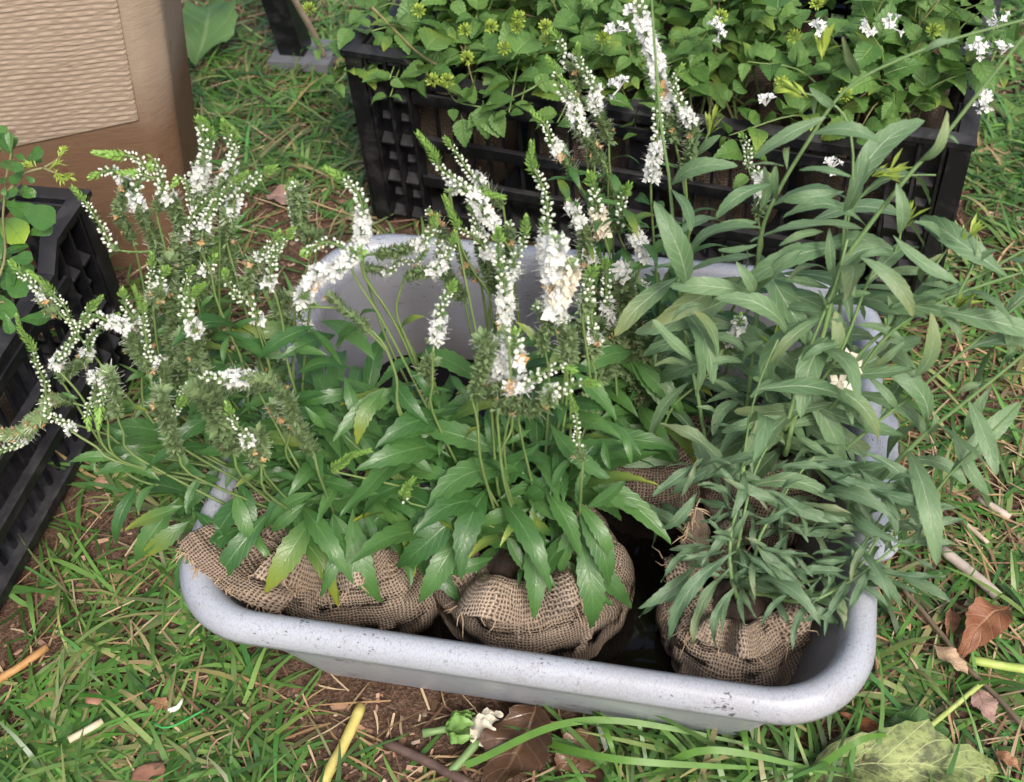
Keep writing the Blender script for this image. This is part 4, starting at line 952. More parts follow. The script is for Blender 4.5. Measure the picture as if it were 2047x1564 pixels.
# leaves in opposite pairs along the lower stems, and basal rosettes
def fill_leaves(pl, fulls, variants, mat, zlo, zhi, lo, hi, step=.016, maxn=200, droop=.5, prob=.8):
    n0 = pl.nleaf
    for full in fulls:
        acc = 0; an = R.uniform(0, 3.14)
        for i in range(len(full) - 2, 0, -1):
            acc += (full[i + 1] - full[i]).length
            p = full[i]
            if acc < step or not (zlo < p.z < zhi): continue
            acc = 0; an += math.pi / 2
            for sg in (0, math.pi):
                if R.random() > prob or pl.nleaf - n0 >= maxn: continue
                d = Vector((math.cos(an + sg), math.sin(an + sg), R.uniform(-droop, .45))).normalized()
                L = R.uniform(lo, hi) * (1 - .45 * max(0, (p.z - zlo) / (zhi - zlo)))
                pl.leaf(p, p + d * L, variants, mat, up=(UP + rv(.2)).normalized())
def rosette(pl, n, zc, r0, lo, hi, variants, mat, droop=.35):
    for _ in range(n):
        an = R.uniform(0, 6.28); rr = R.uniform(.1, 1.) * r0; p = pl.loc + Vector((math.cos(an) * rr, math.sin(an) * rr, zc + R.uniform(-.01, .06)))
        d = Vector((math.cos(an + R.gauss(0, .6)), math.sin(an + R.gauss(0, .6)), R.uniform(-droop, .7))).normalized()
        pl.leaf(p, p + d * R.uniform(lo, hi) * (.62 if d.y < -.1 else 1.), variants, mat, up=(UP + rv(.25)).normalized())
rosette(P_L, 55, .150, .055, .045, .08, V_SP, M['speedwell']); rosette(P_C, 45, .150, .050, .045, .08, V_SP, M['speedwell']); rosette(P_B, 90, .145, .045, .04, .07, V_SP, M['speedwell'])
fill_leaves(P_L, fl_, V_SP, M['speedwell'], .16, .30, .035, .065, maxn=110); fill_leaves(P_C, fc_, V_SP, M['speedwell'], .16, .28, .035, .06, maxn=100, prob=.6); fill_leaves(P_B, fb_, V_SP, M['speedwell'], .15, .36, .025, .055, maxn=150)

# gaura -------------------------------------------------------------
GN = Vector((0, -math.cos(math.radians(14)), math.sin(math.radians(14))))
GST = [(3, [(0, -120), (20, 200), (60, 700), (100, 950), (130, 1300), (150, 1520), (200, 1890), (260, 2170), (300, 2390), (380, 2600)], .0, .0020),
 (3, [(2200, 70), (2047, 110), (1780, 180), (1500, 270), (1150, 430), (1000, 570), (900, 720), (700, 1050), (600, 1320), (580, 1760), (540, 2140), (500, 2540)], .01, .0022),
 (3, [(2200, 20), (2047, 200), (1750, 570), (1600, 760), (1450, 920), (1320, 1080), (1180, 1260), (1040, 1480), (930, 1890), (800, 2240), (740, 2490)], -.03, .0026),
 (3, [(780, 500), (880, 520), (980, 560), (1060, 630), (1100, 750), (1110, 970), (1060, 1250), (1040, 1500), (1000, 1900)], -.01, .0016),
 (6, [(2200, -100), (2047, 0), (1640, 230), (1300, 430), (1100, 620), (900, 850), (740, 1000)], -.02, .0022),
 (6, [(2200, 80), (2047, 120), (1640, 260), (1330, 440), (1150, 660), (950, 900)], -.03, .0020),
 (6, [(2200, 130), (2047, 270), (1500, 740), (1260, 930), (1000, 1120)], -.03, .0018),
 (6, [(2200, 430), (2047, 570), (1740, 820), (1500, 1010), (1330, 1180), (1150, 1330)], -.05, .0026),
 (6, [(2200, 660), (2047, 820), (1640, 1230), (1480, 1430), (1250, 1560)], -.06, .0018),
 (6, [(1250, 60), (1180, 200), (1060, 520), (920, 740), (740, 980)], -.03, .0024),
 (6, [(1080, -60), (1010, 200), (940, 370), (830, 650), (740, 960)], -.04, .0024),
 (6, [(700, 490), (610, 690), (540, 950), (490, 1350)], -.08, .0014),
 (3, [(1565, 960), (1440, 960), (1300, 980), (1200, 1030), (1090, 1180), (1040, 1460)], .0, .0015),
 (3, [(340, 660), (290, 800), (200, 920), (120, 1010)], .0, .0011), (3, [(1400, 1180), (1370, 1280), (1340, 1380), (1180, 1530)], -.01, .0012), (3, [(1790, 1290), (1780, 1420), (1730, 1530), (1660, 1660)], -.03, .0012), (3, [(1690, 1300), (1600, 1400), (1500, 1560)], -.02, .0012)]
gfull = []
for k, pts, dy, r in GST:
    p0 = Vector((.42, .235 + dy, .3)); P3 = [on_plane(*T(k, x, y), p0, GN) for x, y in pts]
    end = P_T.loc + Vector((R.gauss(0, .012), R.gauss(0, .010), .125))
    short = (k == 3 and len(pts) <= 4)
    P3 = [p for p in P3 if p.z > .15]
    path = catmull(P3 + ([] if short else [P3[-1].lerp(end, .6) + Vector((0, 0, .015)), end]), .012); gfull.append(path)
    P_T.stem(path, r * .38, r, M['stem_pale'])
LG = [(3, 120, 1010, 480, 910), (3, 165, 1450, 620, 1260), (3, 590, 1340, 370, 1370), (3, 1105, 970, 810, 935), (3, 1060, 1050, 725, 1100), (3, 1060, 1160, 1200, 870), (3, 1180, 1235, 720, 1200), (3, 960, 640, 570, 870), (3, 890, 735, 1265, 785), (3, 670, 1010, 360, 1200),
 (3, 590, 1220, 290, 1290), (3, 690, 1100, 690, 900), (3, 730, 910, 510, 930), (3, 1360, 1280, 1350, 1000), (3, 1600, 1390, 1440, 1220), (3, 980, 1250, 1000, 1520), (3, 950, 1270, 705, 1350), (3, 640, 1530, 825, 1330), (3, 1340, 1380, 1030, 1490), (3, 1340, 1400, 1150, 1410), (3, 1460, 890, 1625, 605),
 (3, 1590, 750, 1690, 790), (3, 1140, 420, 1055, 200), (3, 1690, 225, 1500, 285), (3, 895, 630, 885, 540), (3, 1010, 580, 870, 480), (3, 260, 850, 290, 710), (3, 260, 850, 385, 740), (3, 1180, 1000, 1320, 950), (3, 1730, 1510, 1900, 1370), (3, 1690, 1330, 1770, 1180), (3, 1400, 1240, 1450, 1160), (3, 1500, 1560, 1600, 1390),
 (3, 150, 1330, 10, 1300), (3, 140, 1440, 0, 1480), (3, 200, 1560, 20, 1100), (3, 480, 1540, 500, 1340), (3, 600, 1150, 620, 910), (3, 750, 930, 760, 830),
 (6, 560, 230, 105, 200), (6, 590, 220, 830, 0), (6, 980, 210, 700, 160), (6, 770, 500, 355, 265), (6, 940, 360, 650, 785), (6, 1040, 520, 830, 610), (6, 820, 700, 1055, 1155), (6, 960, 730, 1245, 1045), (6, 720, 910, 388, 1000), (6, 690, 690, 545, 810), (6, 280, 620, 10, 380), (6, 370, 590, 240, 335), (6, 210, 730, 5, 1055),
 (6, 240, 660, 20, 640), (6, 250, 800, 240, 500), (6, 1150, 40, 1440, 365), (6, 1120, 410, 1392, 500), (6, 1392, 500, 1230, 640), (6, 1505, 1010, 1285, 660), (6, 1440, 700, 1535, 340), (6, 1960, 620, 1888, 305), (6, 1740, 820, 1895, 515), (6, 1870, 750, 1775, 1085), (6, 1650, 960, 1860, 1345), (6, 1390, 1150, 1735, 1290), (6, 1330, 1180, 1085, 1435),
 (6, 1180, 680, 1350, 870), (6, 1300, 1160, 1455, 960), (6, 800, 1010, 985, 1135), (6, 930, 340, 1210, 240), (6, 300, 300, 120, 390), (6, 340, 280, 490, 160), (6, 1060, 20, 1290, 10), (6, 1240, 150, 1540, 130), (6, 1330, -80, 1690, 180), (6, 1640, 240, 1480, 190), (6, 1650, 330, 1500, 235), (6, 1560, 330, 1700, 520), (6, 1680, 330, 1765, 260), (6, 1860, 740, 1680, 790), (6, 1950, 620, 2020, 550),
 (6, 1500, 1010, 1560, 890), (6, 560, 240, 470, 60), (6, 700, 330, 930, 340), (6, 520, 620, 280, 640), (6, 500, 640, 620, 500), (6, 740, 760, 900, 590), (6, 480, 780, 300, 700), (6, 350, 900, 250, 860), (6, 640, 830, 560, 700), (6, 1000, 620, 1010, 330), (6, 830, 620, 1010, 500), (6, 1120, 90, 1120, 260), (6, 1300, 250, 1300, 420), (6, 970, 340, 920, 220), (6, 1350, 1160, 1370, 1050), (6, 1000, 800, 1190, 1000), (6, 300, 560, 180, 440), (6, 180, 560, 60, 520)]
hero(P_T, LG, V_GA, M['gaura'], Vector((.42, .205, .3)), math.radians(14), jit=.02)
region_fill(P_T, 24, 1340, 1740, 420, 960, 1480, V_GA, M['gaura'], Vector((.42, .235, .3)), math.radians(14), .05, .095, (-.01, .06), .6)
for full in gfull[:13]:
    acc = 0
    for i in range(len(full) - 2, 1, -1):
        acc += (full[i + 1] - full[i]).length; p = full[i]
        if acc < .026 or not .17 < p.z < .40 or p.x > .56: continue
        acc = 0; an = R.uniform(0, 6.28); d = Vector((math.cos(an), math.sin(an) * .7 - .1, R.uniform(-.4, .4))).normalized(); P_T.leaf(p, p + d * R.uniform(.04, .085), V_GA, M['gaura'], up=(UP + rv(.2)).normalized())
rosette(P_T, 25, .15, .05, .05, .08, V_GA, M['gaura'])
# leaf tufts at the shoot tips
def tuft(pl, p, d, n, L, mat):
    m = MB()
    for _ in range(n): e = (d + rv(.35)).normalized(); diamond(m, p - pl.loc - d * R.uniform(0, .012), e, UP, L * R.uniform(.6, 1.2), L * .09, .06)
    mk('shoot_tip', m.mesh('shoot_tip'), mat, pl.o, kind='stuff')
for k, x, y, dx, dy in ((3, 790, 500, -1, -.6), (3, 1310, 950, 1, -.2), (3, 1410, 1180, .3, -1), (6, 690, 500, .3, -1), (3, 340, 660, .2, -1), (3, 1750, 1290, .6, -1), (6, 1720, 290, 1, -.6), (3, 950, 240, .1, -1)):
    a = on_plane(*T(k, x, y), Vector((.42, .215, .3)), GN); b = on_plane(*T(k, x + dx * 50, y + dy * 50), Vector((.42, .215, .3)), GN); tuft(P_T, a, (b - a).normalized(), 14, .016, M['limebud'])
m = MB(); hm = MB()
for x, y in ((1060, 610), (1085, 650), (1040, 720), (1050, 770)):
    p = on_plane(*T(6, x, y), Vector((.42, .19, .3)), GN) - P_T.loc; blossom(m, hm, p, (tocam(p) + rv(.4)).normalized(), .0085)
mk('white_blossoms', m.mesh('white_blossoms'), M['cream'], P_T.o, kind='stuff')

LS = [(9, 470, 280, 105, 775), (9, 440, 370, 235, 810), (9, 500, 450, 365, 810), (9, 540, 210, 850, 550), (9, 500, 270, 700, 440), (9, 770, 510, 605, 700), (9, 1090, 390, 775, 400), (9, 840, 550, 935, 420), (9, 720, 120, 865, 235), (9, 1110, 130, 890, 150), (9, 1260, 240, 940, 220), (9, 1350, 230, 1680, 235), (9, 1210, 370, 1620, 415),
 (9, 1470, 40, 1690, 40), (9, 1000, 570, 825, 665), (9, 1020, 560, 955, 750), (9, 290, 300, 105, 320), (9, 300, 460, 200, 475), (9, 1080, 330, 905, 335), (9, 440, 330, 560, 385), (9, 420, 250, 300, 90), (9, 560, 130, 800, 20), (9, 600, 250, 860, 290), (9, 640, 160, 780, 60), (9, 800, 440, 640, 340), (9, 700, 380, 850, 480), (9, 450, 250, 540, 60), (9, 930, 500, 960, 380),
 (9, 860, 550, 940, 545), (9, 1000, 540, 1100, 555), (9, 1120, 400, 1100, 250), (9, 1200, 340, 1120, 230), (9, 1280, 290, 1340, 150), (9, 1400, 260, 1500, 120), (9, 650, 300, 500, 200), (9, 880, 300, 1020, 290), (9, 480, 220, 330, 200), (9, 400, 420, 260, 330),
 (6, 260, 1210, 450, 1180), (6, 160, 1360, 260, 1140), (6, 330, 1140, 480, 1290), (6, 700, 1190, 985, 1195), (6, 620, 1310, 855, 1570), (6, 1290, 1290, 1485, 1265), (6, 1480, 1430, 1685, 1415), (6, 980, 1260, 1120, 1210), (6, 720, 1330, 870, 1250), (6, 560, 1330, 400, 1250), (6, 920, 1330, 1090, 1380), (6, 420, 1380, 280, 1300), (6, 500, 1190, 620, 1110), (6, 1230, 1330, 1340, 1400), (6, 1180, 1190, 1080, 1100), (6, 870, 1450, 1080, 1500), (6, 300, 1480, 400, 1400), (6, 640, 1240, 760, 1150)]
SN = math.radians(38)
hero(P_G, LS, V_GS, M['gaura_small'], Vector((.41, .085, .185)), SN, jit=.012)
n = Vector((0, -math.cos(SN), math.sin(SN)))
for pts, dy in (([(9, 1500, 150), (9, 1350, 250), (9, 1200, 370), (9, 1000, 500), (9, 820, 560)], 0.), ([(6, 540, 900), (6, 500, 1300), (9, 440, 200), (9, 440, 400)], .0), ([(6, 900, 1130), (6, 760, 1300), (9, 600, 200), (9, 560, 380)], .02), ([(6, 640, 1080), (6, 560, 1250), (9, 480, 250)], .02), ([(9, 1280, 60), (9, 1150, 260), (9, 900, 440)], .03), ([(6, 1420, 1480), (9, 1300, 130), (9, 1120, 400), (9, 900, 520)], .01)):
    P3 = [on_plane(*T(*c), Vector((.41, .09 + dy, .185)), n) for c in pts]; end = P_G.loc + Vector((R.gauss(0, .01), R.gauss(0, .01), .12)); path = catmull(P3 + [end], .012); P_G.stem(path, .0007, .0018, M['stem_pale'])
    fill_leaves(P_G, [path], V_GS, M['gaura_small'], .13, .5, .025, .05, .014, 30)
region_fill(P_G, 36, 1390, 1780, 900, 1190, 1520, V_GS, M['gaura_small'], Vector((.41, .10, .185)), SN, .04, .07, (-.015, .02), .6)
rosette(P_G, 30, .14, .045, .03, .065, V_GS, M['gaura_small'])

# ------------------------------------------------------------------ lantana in the back crate
CRM = Matrix.Translation(CR_O) @ Matrix.Rotation(CR_YAW, 4, 'Z')
LGR = 'bushy plants in the back crate'
fx, fd = CRM.to_3x3() @ Vector((1, 0, 0)), CRM.to_3x3() @ Vector((0, 1, 0))
lan = []
LLAB = ['toothed leaf bush trailing over the crate end beside the black upright', 'toothed leaf bush hanging a budded sprig over the crate front', 'toothed leaf bush standing behind the white flower spikes, front row of the crate', 'toothed leaf bush with white flower heads at the crate corner by the lawn',
        'bushy toothed leaf plant in the crate, rear row nearest the pale cane', 'bushy toothed leaf plant in the crate, rear row behind the budded sprig', 'bushy toothed leaf plant in the crate, rear row behind the tallest white spike', 'bushy toothed leaf plant in the crate, rear row beside the lawn']
for i in range(8):
    cx_, cy_ = .080 + .152 * (i % 4), .105 + .19 * (i // 4)
    lc = CRM @ Vector((cx_, cy_, .016)); pl = Plant('lantana_plant', lc, LLAB[i], 'bush', LGR); lan.append(pl)
    sack(pl.o, .072, .135, 20 + i * 3.1, 6, 1., 1., 22, 48, mat='burlap_dark')
    front = i < 4
    ns = 32
    for s in range(ns):
        an = R.uniform(0, 6.28); out = R.uniform(.02, .15)
        d = Vector((math.cos(an), math.sin(an), 0)); d = fx * d.x + fd * d.y
        if front and d.dot(fd) < 0: out *= .92
        hg_ = .55 if front and d.dot(fd) < -.5 and out > .09 else 1.; b = lc + Vector((R.gauss(0, .02), R.gauss(0, .02), .135)); hgt = R.uniform(.075, .16)
        e = b + d * out + Vector((0, 0, hgt * hg_ - .35 * max(0, out - .08)))
        path = catmull([b, b.lerp(e, .5) + Vector((0, 0, .035)) + rv(.006), e], .012)
        st_ = pl.stem(path, .0017, .0007, M['stem_brown'] if R.random() < .35 else M['stem'], n=5)
        acc = 0; a2 = R.uniform(0, 3.14); k = len(path)
        for j in range(k // 3, k):
            if j: acc += (path[j] - path[j - 1]).length
            if acc < .018 and j < k - 1: continue
            acc = 0; a2 += math.pi / 2; p = path[j]; t = (path[j] - path[j - 1]).normalized()
            for sg in (0, math.pi):
                o = Vector((math.cos(a2 + sg), math.sin(a2 + sg), 0)); o = (o - t * o.dot(t)).normalized()
                dd = (o + t * .35 + Vector((0, 0, R.uniform(-.35, .25)))).normalized(); L = R.uniform(.026, .043) * (.6 if j == k - 1 else 1)
                pl.leaf(p, p + dd * L, V_LA, M['lantana'], up=(UP + rv(.25)).normalized())
def budhead(pl, p, r, mat, n=40):
    m = MB()
    for i in range(n):
        th = math.acos(1 - 2 * (i + .5) / n); ph = i * 2.39996; d = Vector((math.sin(th) * math.cos(ph), math.sin(th) * math.sin(ph), math.cos(th)))
        diamond(m, p - pl.loc + d * r * .35, (d + UP * .5).normalized(), d.cross(rv(1)).normalized(), r * .9, r * .22, .1)
    mk('bud_head', m.mesh('bud_head'), mat, pl.o, kind='stuff')
def flowerhead(pl, p, r, n=12):
    m = MB(); hm = MB(); axis = (UP + tocam(p) * .5).normalized()
    for i in range(n):
        d = (axis + rv(.55)).normalized(); c = p - pl.loc + d * r
        blossom(m, hm, c, d, .0050); m.tube([p - pl.loc, c + d * .002], [.0006, .0009], 4, False)
    mk('flower_head', m.mesh('flower_head'), M['white'], pl.o, kind='stuff')
def nearest(p): return min(lan, key=lambda q: (q.loc - p).length)
for k, x, y, z in ((0, 1265, 25, .33), (0, 1232, 62, .32), (0, 1640, 65, .31), (0, 1740, 60, .31), (0, 1782, 55, .31), (0, 1955, 102, .30), (0, 2000, 110, .30), (0, 1970, 205, .25), (0, 1530, 212, .27), (0, 1438, 62, .32), (0, 1995, 45, .30), (0, 1660, 338, .19), (0, 1240, 175, .28)):
    p = on_z(*T(k, x, y), z); flowerhead(nearest(p), p, .008, 14 if x in (1970, 1955) else 6)
for k, x, y, z in ((2, 740, 450, .25), (2, 822, 450, .25), (2, 930, 325, .27), (2, 1065, 150, .29), (2, 1220, 100, .30), (2, 1210, 150, .29), (2, 1370, 150, .30), (2, 1690, 215, .29), (2, 920, 170, .29), (2, 50, 50, .27), (3, 720, 455, .26), (3, 385, 90, .3), (3, 790, 200, .29), (3, 1550, 170, .29), (3, 910, 15, .31), (3, 1070, 520, .25), (2, 1140, 270, .28), (2, 660, 60, .29)):
    p = on_z(*T(k, x, y), z); budhead(nearest(p), p, .0066, M['limebud'])
# sprig hanging over the crate front, and leaves read off the photograph
pl = lan[1]; nC = -fd; pf = CR_O + nC * .035
for k, bx, by, tx, ty in ((2, 930, 545, 760, 470), (2, 1010, 620, 935, 725), (2, 1020, 620, 1110, 770), (2, 900, 640, 920, 825), (2, 1010, 590, 1200, 560), (2, 1020, 560, 1045, 780), (2, 960, 560, 980, 430), (2, 1090, 600, 1140, 770), (2, 850, 600, 860, 680), (2, 1000, 560, 880, 520)):
    lan[1].nleaf = min(lan[1].nleaf, 285); pl.leaf(on_plane(*T(k, bx, by), pf, nC), on_plane(*T(k, tx, ty), pf + nC * .015, nC), V_LA, M['lantana'])
pl.stem(catmull([on_plane(*T(2, 1020, 600), pf, nC), on_plane(*T(2, 1150, 560), pf, nC), on_plane(*T(2, 1300, 490), pf, nC), on_plane(*T(2, 1400, 400), pf - nC * .05, nC)], .01), .0008, .0014, M['stem'])
pl.stem(catmull([on_plane(*T(2, 800, 450), pf, nC), on_plane(*T(2, 860, 560), pf, nC), on_plane(*T(2, 960, 590), pf, nC), on_plane(*T(2, 1020, 600), pf, nC)], .01), .0006, .0012, M['stem'])
lan[0].stem(catmull([on_z(*T(2, 400, 40), .27), on_z(*T(2, 520, 160), .245), on_z(*T(2, 640, 280), .235), on_z(*T(2, 740, 350), .225), on_z(*T(2, 820, 385), .215)], .01), .0016, .0013, M['stem_brown'])
for pl_ in lan: pl_.nleaf = min(pl_.nleaf, 270)
for k, bx, by, tx, ty, z in ((2, 560, 170, 610, 310, .24), (2, 500, 190, 465, 290, .24), (2, 290, 150, 215, 280, .24), (2, 1080, 200, 1070, 300, .26), (2, 690, 300, 810, 210, .26), (2, 830, 140, 870, 220, .27), (2, 1180, 330, 1320, 220, .27), (2, 1330, 400, 1380, 520, .24), (3, 530, 700, 580, 780, .2), (3, 520, 650, 600, 640, .22), (3, 440, 500, 520, 500, .25), (3, 430, 480, 430, 560, .25), (3, 860, 260, 830, 350, .28), (3, 1010, 190, 1090, 120, .3), (3, 1140, 240, 1190, 340, .28), (3, 1340, 550, 1270, 660, .24), (3, 1400, 510, 1470, 530, .24),
                           (3, 700, 80, 760, 10, .32), (3, 250, 240, 130, 300, .28), (3, 560, 250, 560, 330, .28), (2, 1860, 420, 1890, 500, .24), (2, 1700, 560, 1860, 620, .22), (3, 1950, 640, 2010, 610, .22), (3, 1000, 800, 1080, 860, .17), (3, 900, 780, 860, 850, .17)):
    p, q = on_z(*T(k, bx, by), z), on_z(*T(k, tx, ty), z - .012); nearest(p).leaf(p, q, V_LA, M['lantana'])

# ------------------------------------------------------------------ spoon-leaved plant in the left crate
P_S = Plant('spoon_leaf_plant', (-.36, .22, .016), 'glossy plant with rounded spoon shaped leaves growing in the crate by the post', 'plant')
sack(P_S.o, .085, .15, 41., 6, 1., 1., 22, 48, mat='burlap_dark')
def zs(y): return .31 - .00012 * (y - 240)
RL = [(11, 110, 330, 90, 120), (11, 130, 300, 175, 170), (11, 30, 320, 0, 50), (11, 130, 380, 20, 130), (11, 250, 400, 425, 305), (11, 230, 440, 410, 390), (11, 270, 420, 165, 340), (11, 245, 480, 110, 630), (11, 240, 550, 335, 615), (11, 180, 690, 345, 760), (11, 0, 800, 185, 690), (11, -20, 780, 365, 985), (11, 180, 850, 545, 1010),
      (11, 250, 1130, 520, 1050), (11, 20, 1385, 285, 1240), (11, 40, 1390, 245, 1570), (11, 40, 1380, 325, 1360), (11, 0, 960, 235, 1210), (11, 10, 1380, -10, 1090), (11, 100, 500, 0, 420), (11, 70, 560, -20, 640), (11, 200, 620, 270, 690), (11, 60, 400, 150, 520), (11, 0, 250, -60, 100), (11, 60, 650, 30, 740), (11, 150, 760, 90, 880),
      (4, 30, 80, 150, 255), (4, 90, 385, 292, 370), (4, 20, 330, 60, 470), (4, 0, 250, 40, 400), (4, 0, 120, 80, 200), (4, -30, 60, 90, 130), (4, 60, 180, 190, 90), (4, -20, 330, -60, 450)]
for k, bx, by, tx, ty in RL:
    X0, Y0 = T(k, bx, by); X1, Y1 = T(k, tx, ty); dz = R.uniform(-.012, .012)
    P_S.leaf(on_z(X0, Y0, zs(Y0) + dz), on_z(X1, Y1, zs(Y1) + dz + R.uniform(-.006, .012)), V_RO, M['roundleaf'])
for pts in ([(11, 130, 180), (11, 110, 330), (11, 60, 560), (11, 30, 900), (4, -40, 200)], [(11, 590, 370), (11, 420, 470), (11, 240, 520), (11, 80, 700)], [(11, 640, 560), (11, 520, 510), (11, 420, 470)], [(4, 100, 380), (4, 30, 330), (4, -60, 300)], [(11, 320, 1360), (11, 30, 1385), (4, -60, 200)]):
    P3 = [on_z(*T(*c), zs(T(*c)[1])) for c in pts]; P_S.stem(catmull(P3 + ([P_S.loc + Vector((0, 0, .14))] if pts[-1][1] < 60 else []), .01), .0009, .0016, M['stem_brown'])
for x, y, dx, dy in ((590, 360, .4, -1), (530, 450, .8, -.5), (640, 540, 1, .3), (560, 540, .6, .6), (300, 440, -.5, -.2), (250, 440, -1, .2)):
    a = on_z(*T(11, x, y), zs(330)); b = on_z(*T(11, x + 60 * dx, y + 60 * dy), zs(330)); tuft(P_S, b, (b - a).normalized(), 26, .008, M['limebud'])
rosette(P_S, 50, .19, .10, .03, .05, V_RO, M['roundleaf'])

# ------------------------------------------------------------------ things lying on the ground
def fall_mat(name, a, b, rough, scale=40., bump=.5):
    return plain(name, a, b, rough, scale, .1, .4, bump)
def mottled():
    t = NT('mottled_green_leaf'); tc = t.n('TexCoord'); P = tc.outputs['Object']
    a = t.noise(P, 5., 6., .7); b = t.noise(P, 22., 5., .7); c = t.noise(P, 3., 3.)
    base = t.mix(t.ramp(c, [(.35, 0.), (.65, 1.)]), (.13, .19, .05), (.30, .35, .13))
    base = t.mix(t.ramp(a, [(.46, 0.), (.60, .9)]), base, (.045, .055, .022)); base = t.mix(t.ramp(b, [(.55, 0.), (.68, .8)]), base, (.06, .06, .03))
    sp = t.n('SeparateXYZ'); t.l(tc.outputs['UV'], sp.inputs[0]); d = t.math('ABSOLUTE', t.math('SUBTRACT', sp.outputs[1], .5))
    rib = t.math('LESS_THAN', d, .012); w = t.math('ABSOLUTE', t.math('SUBTRACT', t.math('FRACT', t.math('MULTIPLY', t.math('SUBTRACT', sp.outputs[0], t.math('MULTIPLY', d, .5)), 7.)), .5))
    rib = t.math('MAXIMUM', rib, t.math('LESS_THAN', w, .03)); base = t.mix(t.math('MULTIPLY', rib, .6), base, (.40, .44, .20))
    t.set(base=base, rough=.5); t.bump(t.math('ADD', b, rib), .6, .004); return t.m
FM = {'wet': leaf_mat('wet_brown_leaf', (.055, .028, .015), (.16, .09, .05), (.19, .12, .07), .24, .04, 6., .6), 'rust': leaf_mat('rusty_dry_leaf', (.17, .06, .025), (.36, .19, .10), (.40, .24, .14), .55, .08, 6., .7),
      'tan': leaf_mat('tan_dry_leaf', (.26, .16, .09), (.44, .31, .20), (.5, .38, .26), .62, .08, 6., .7), 'pink': leaf_mat('pink_brown_leaf', (.19, .10, .075), (.34, .22, .18), (.4, .28, .22), .6, .08, 6., .7), 'mottle': mottled(),
      'sepal': plain('calyx_green', (.13, .27, .06), (.22, .38, .11), .45, 60., .2), 'green': leaf_mat('fresh_green_leaf', (.07, .15, .04), (.12, .22, .07), (.2, .3, .12), .5, .15, 6., .6)}
def w_blob(W, s):
    def f(u): return max(.002, W * math.sin(math.pi * min(1, u * 1.02)) ** .6 * (1 + .25 * noise.noise(Vector((u * 6, s, 0)))))
    return f
V_FA = [leaf_mesh('fallen_leaf', 18, (w_blob(.24 + .05 * (i % 2), i * 3.3) if i in (0, 4) else w_lance(.24 + .04 * (i % 3), .38, .85)), .06, [.05, .16, .10, .24, .06, .14][i], .35, [.05, -.06][i % 2], .05, [.4, -.6][i % 2], 100 + i, crump=.07) for i in range(6)]
def litter(lab, k, bx, by, tx, ty, mat, wf=1., z=.010, vi=0, cat='leaf', name='fallen_leaf'):
    p, q = on_z(*T(k, bx, by), z), on_z(*T(k, tx, ty), z * .6); up = (UP + rv(.12)).normalized(); c = p.copy(); o = mk(name, V_FA[vi].copy(), None, None, Matrix.Translation(c) @ leaf_M(p - c, q - c, up, wf))
    o.data.materials.append(FM[mat]); tag(o, lab, cat, 'leaves fallen on the ground')
litter('large wet dark brown leaf lying against the tub front', 8, 1170, 1140, 930, 1600, 'wet', 1.5, .016, 0)
litter('wet brown leaf beneath long grass blades before the tub', 8, 1470, 1280, 1290, 1510, 'wet', 1.6, .012, 4)
litter('dull brown leaf half under grass, next to two wet leaves', 8, 1510, 1440, 1400, 1600, 'wet', 1.3, .008, 2)
litter('big curled rust orange leaf beside the dark twig', 9, 1965, 590, 1690, 870, 'rust', 1.0, .014, 3)
litter('narrow tan leaf lying across the dark twig', 9, 1550, 800, 1750, 975, 'tan', .75, .012, 1)
litter('small upright orange leaf above the tan leaf', 9, 1645, 590, 1630, 755, 'rust', .7, .012, 2)
litter('reddish brown strip of leaf near the tub corner', 9, 1040, 1170, 1350, 1360, 'rust', .42, .012, 0)
litter('small pinkish leaf on the mottled green leaf', 9, 1150, 1310, 1120, 1500, 'pink', .7, .018, 4)
litter('pinkish brown crumpled leaf beside the cut green stem', 9, 1790, 1040, 1870, 1235, 'pink', 1.1, .010, 5)
litter('dark red leaf scrap at the end of the mottled leaf', 9, 1890, 1375, 2030, 1490, 'rust', .9, .009, 3)
litter('large decaying yellow green leaf with dark mottling', 9, 860, 1500, 1900, 1500, 'mottle', .72, .008, 4)
litter('jagged fresh green leaf under the cut green stem', 9, 1290, 1230, 1640, 1290, 'green', 1.0, .009, 5)
litter('broad green leaf standing in grass behind the post', 1, 1090, 380, 1160, 50, 'green', .9, .02, 1)
litter('dull pale fallen leaf in the mulch left of the crate', 1, 1480, 1090, 1680, 1160, 'pink', .9, .008, 2)
litter('small tan leaf scrap beside the green twine', 7, 830, 1120, 950, 1160, 'rust', 1.1, .008, 4)
def stick(lab, name, cat, pts, r, ca, cb, z=.006, rough=.6, r1=None, n=8):
    P3 = [on_z(*T(k, x, y), z) for k, x, y in pts]; c = P3[0].copy(); path = catmull([p - c for p in P3], .008); path = [p + Vector((0, 0, .0012 * noise.noise(p * 60 + c * 9))) for p in path]
    m = MB(); k_ = len(path); m.tube(path, [(r + ((r1 or r) - r) * i / (k_ - 1)) * (1 + .12 * noise.noise(Vector((i * .7, r * 900, 0)))) for i in range(k_)], n)
    o = mk(name, m.mesh(name), plain(lab.split()[0] + '_' + name, ca, cb, rough, 70., bump=.3), None, Matrix.Translation(c)); tag(o, lab, cat); return o
stick('yellow thick cut stem lying on the mulch', 'cut_stem', 'stem', [(8, 200, 1140), (8, 110, 1340), (8, -20, 1580)], .0048, (.42, .36, .09), (.55, .48, .17))
stick('dark wet woody twig pointing at the brown leaf', 'twig', 'twig', [(8, 330, 1340), (8, 540, 1440), (8, 700, 1520), (8, 830, 1590)], .0042, (.05, .03, .025), (.12, .08, .065), rough=.35)
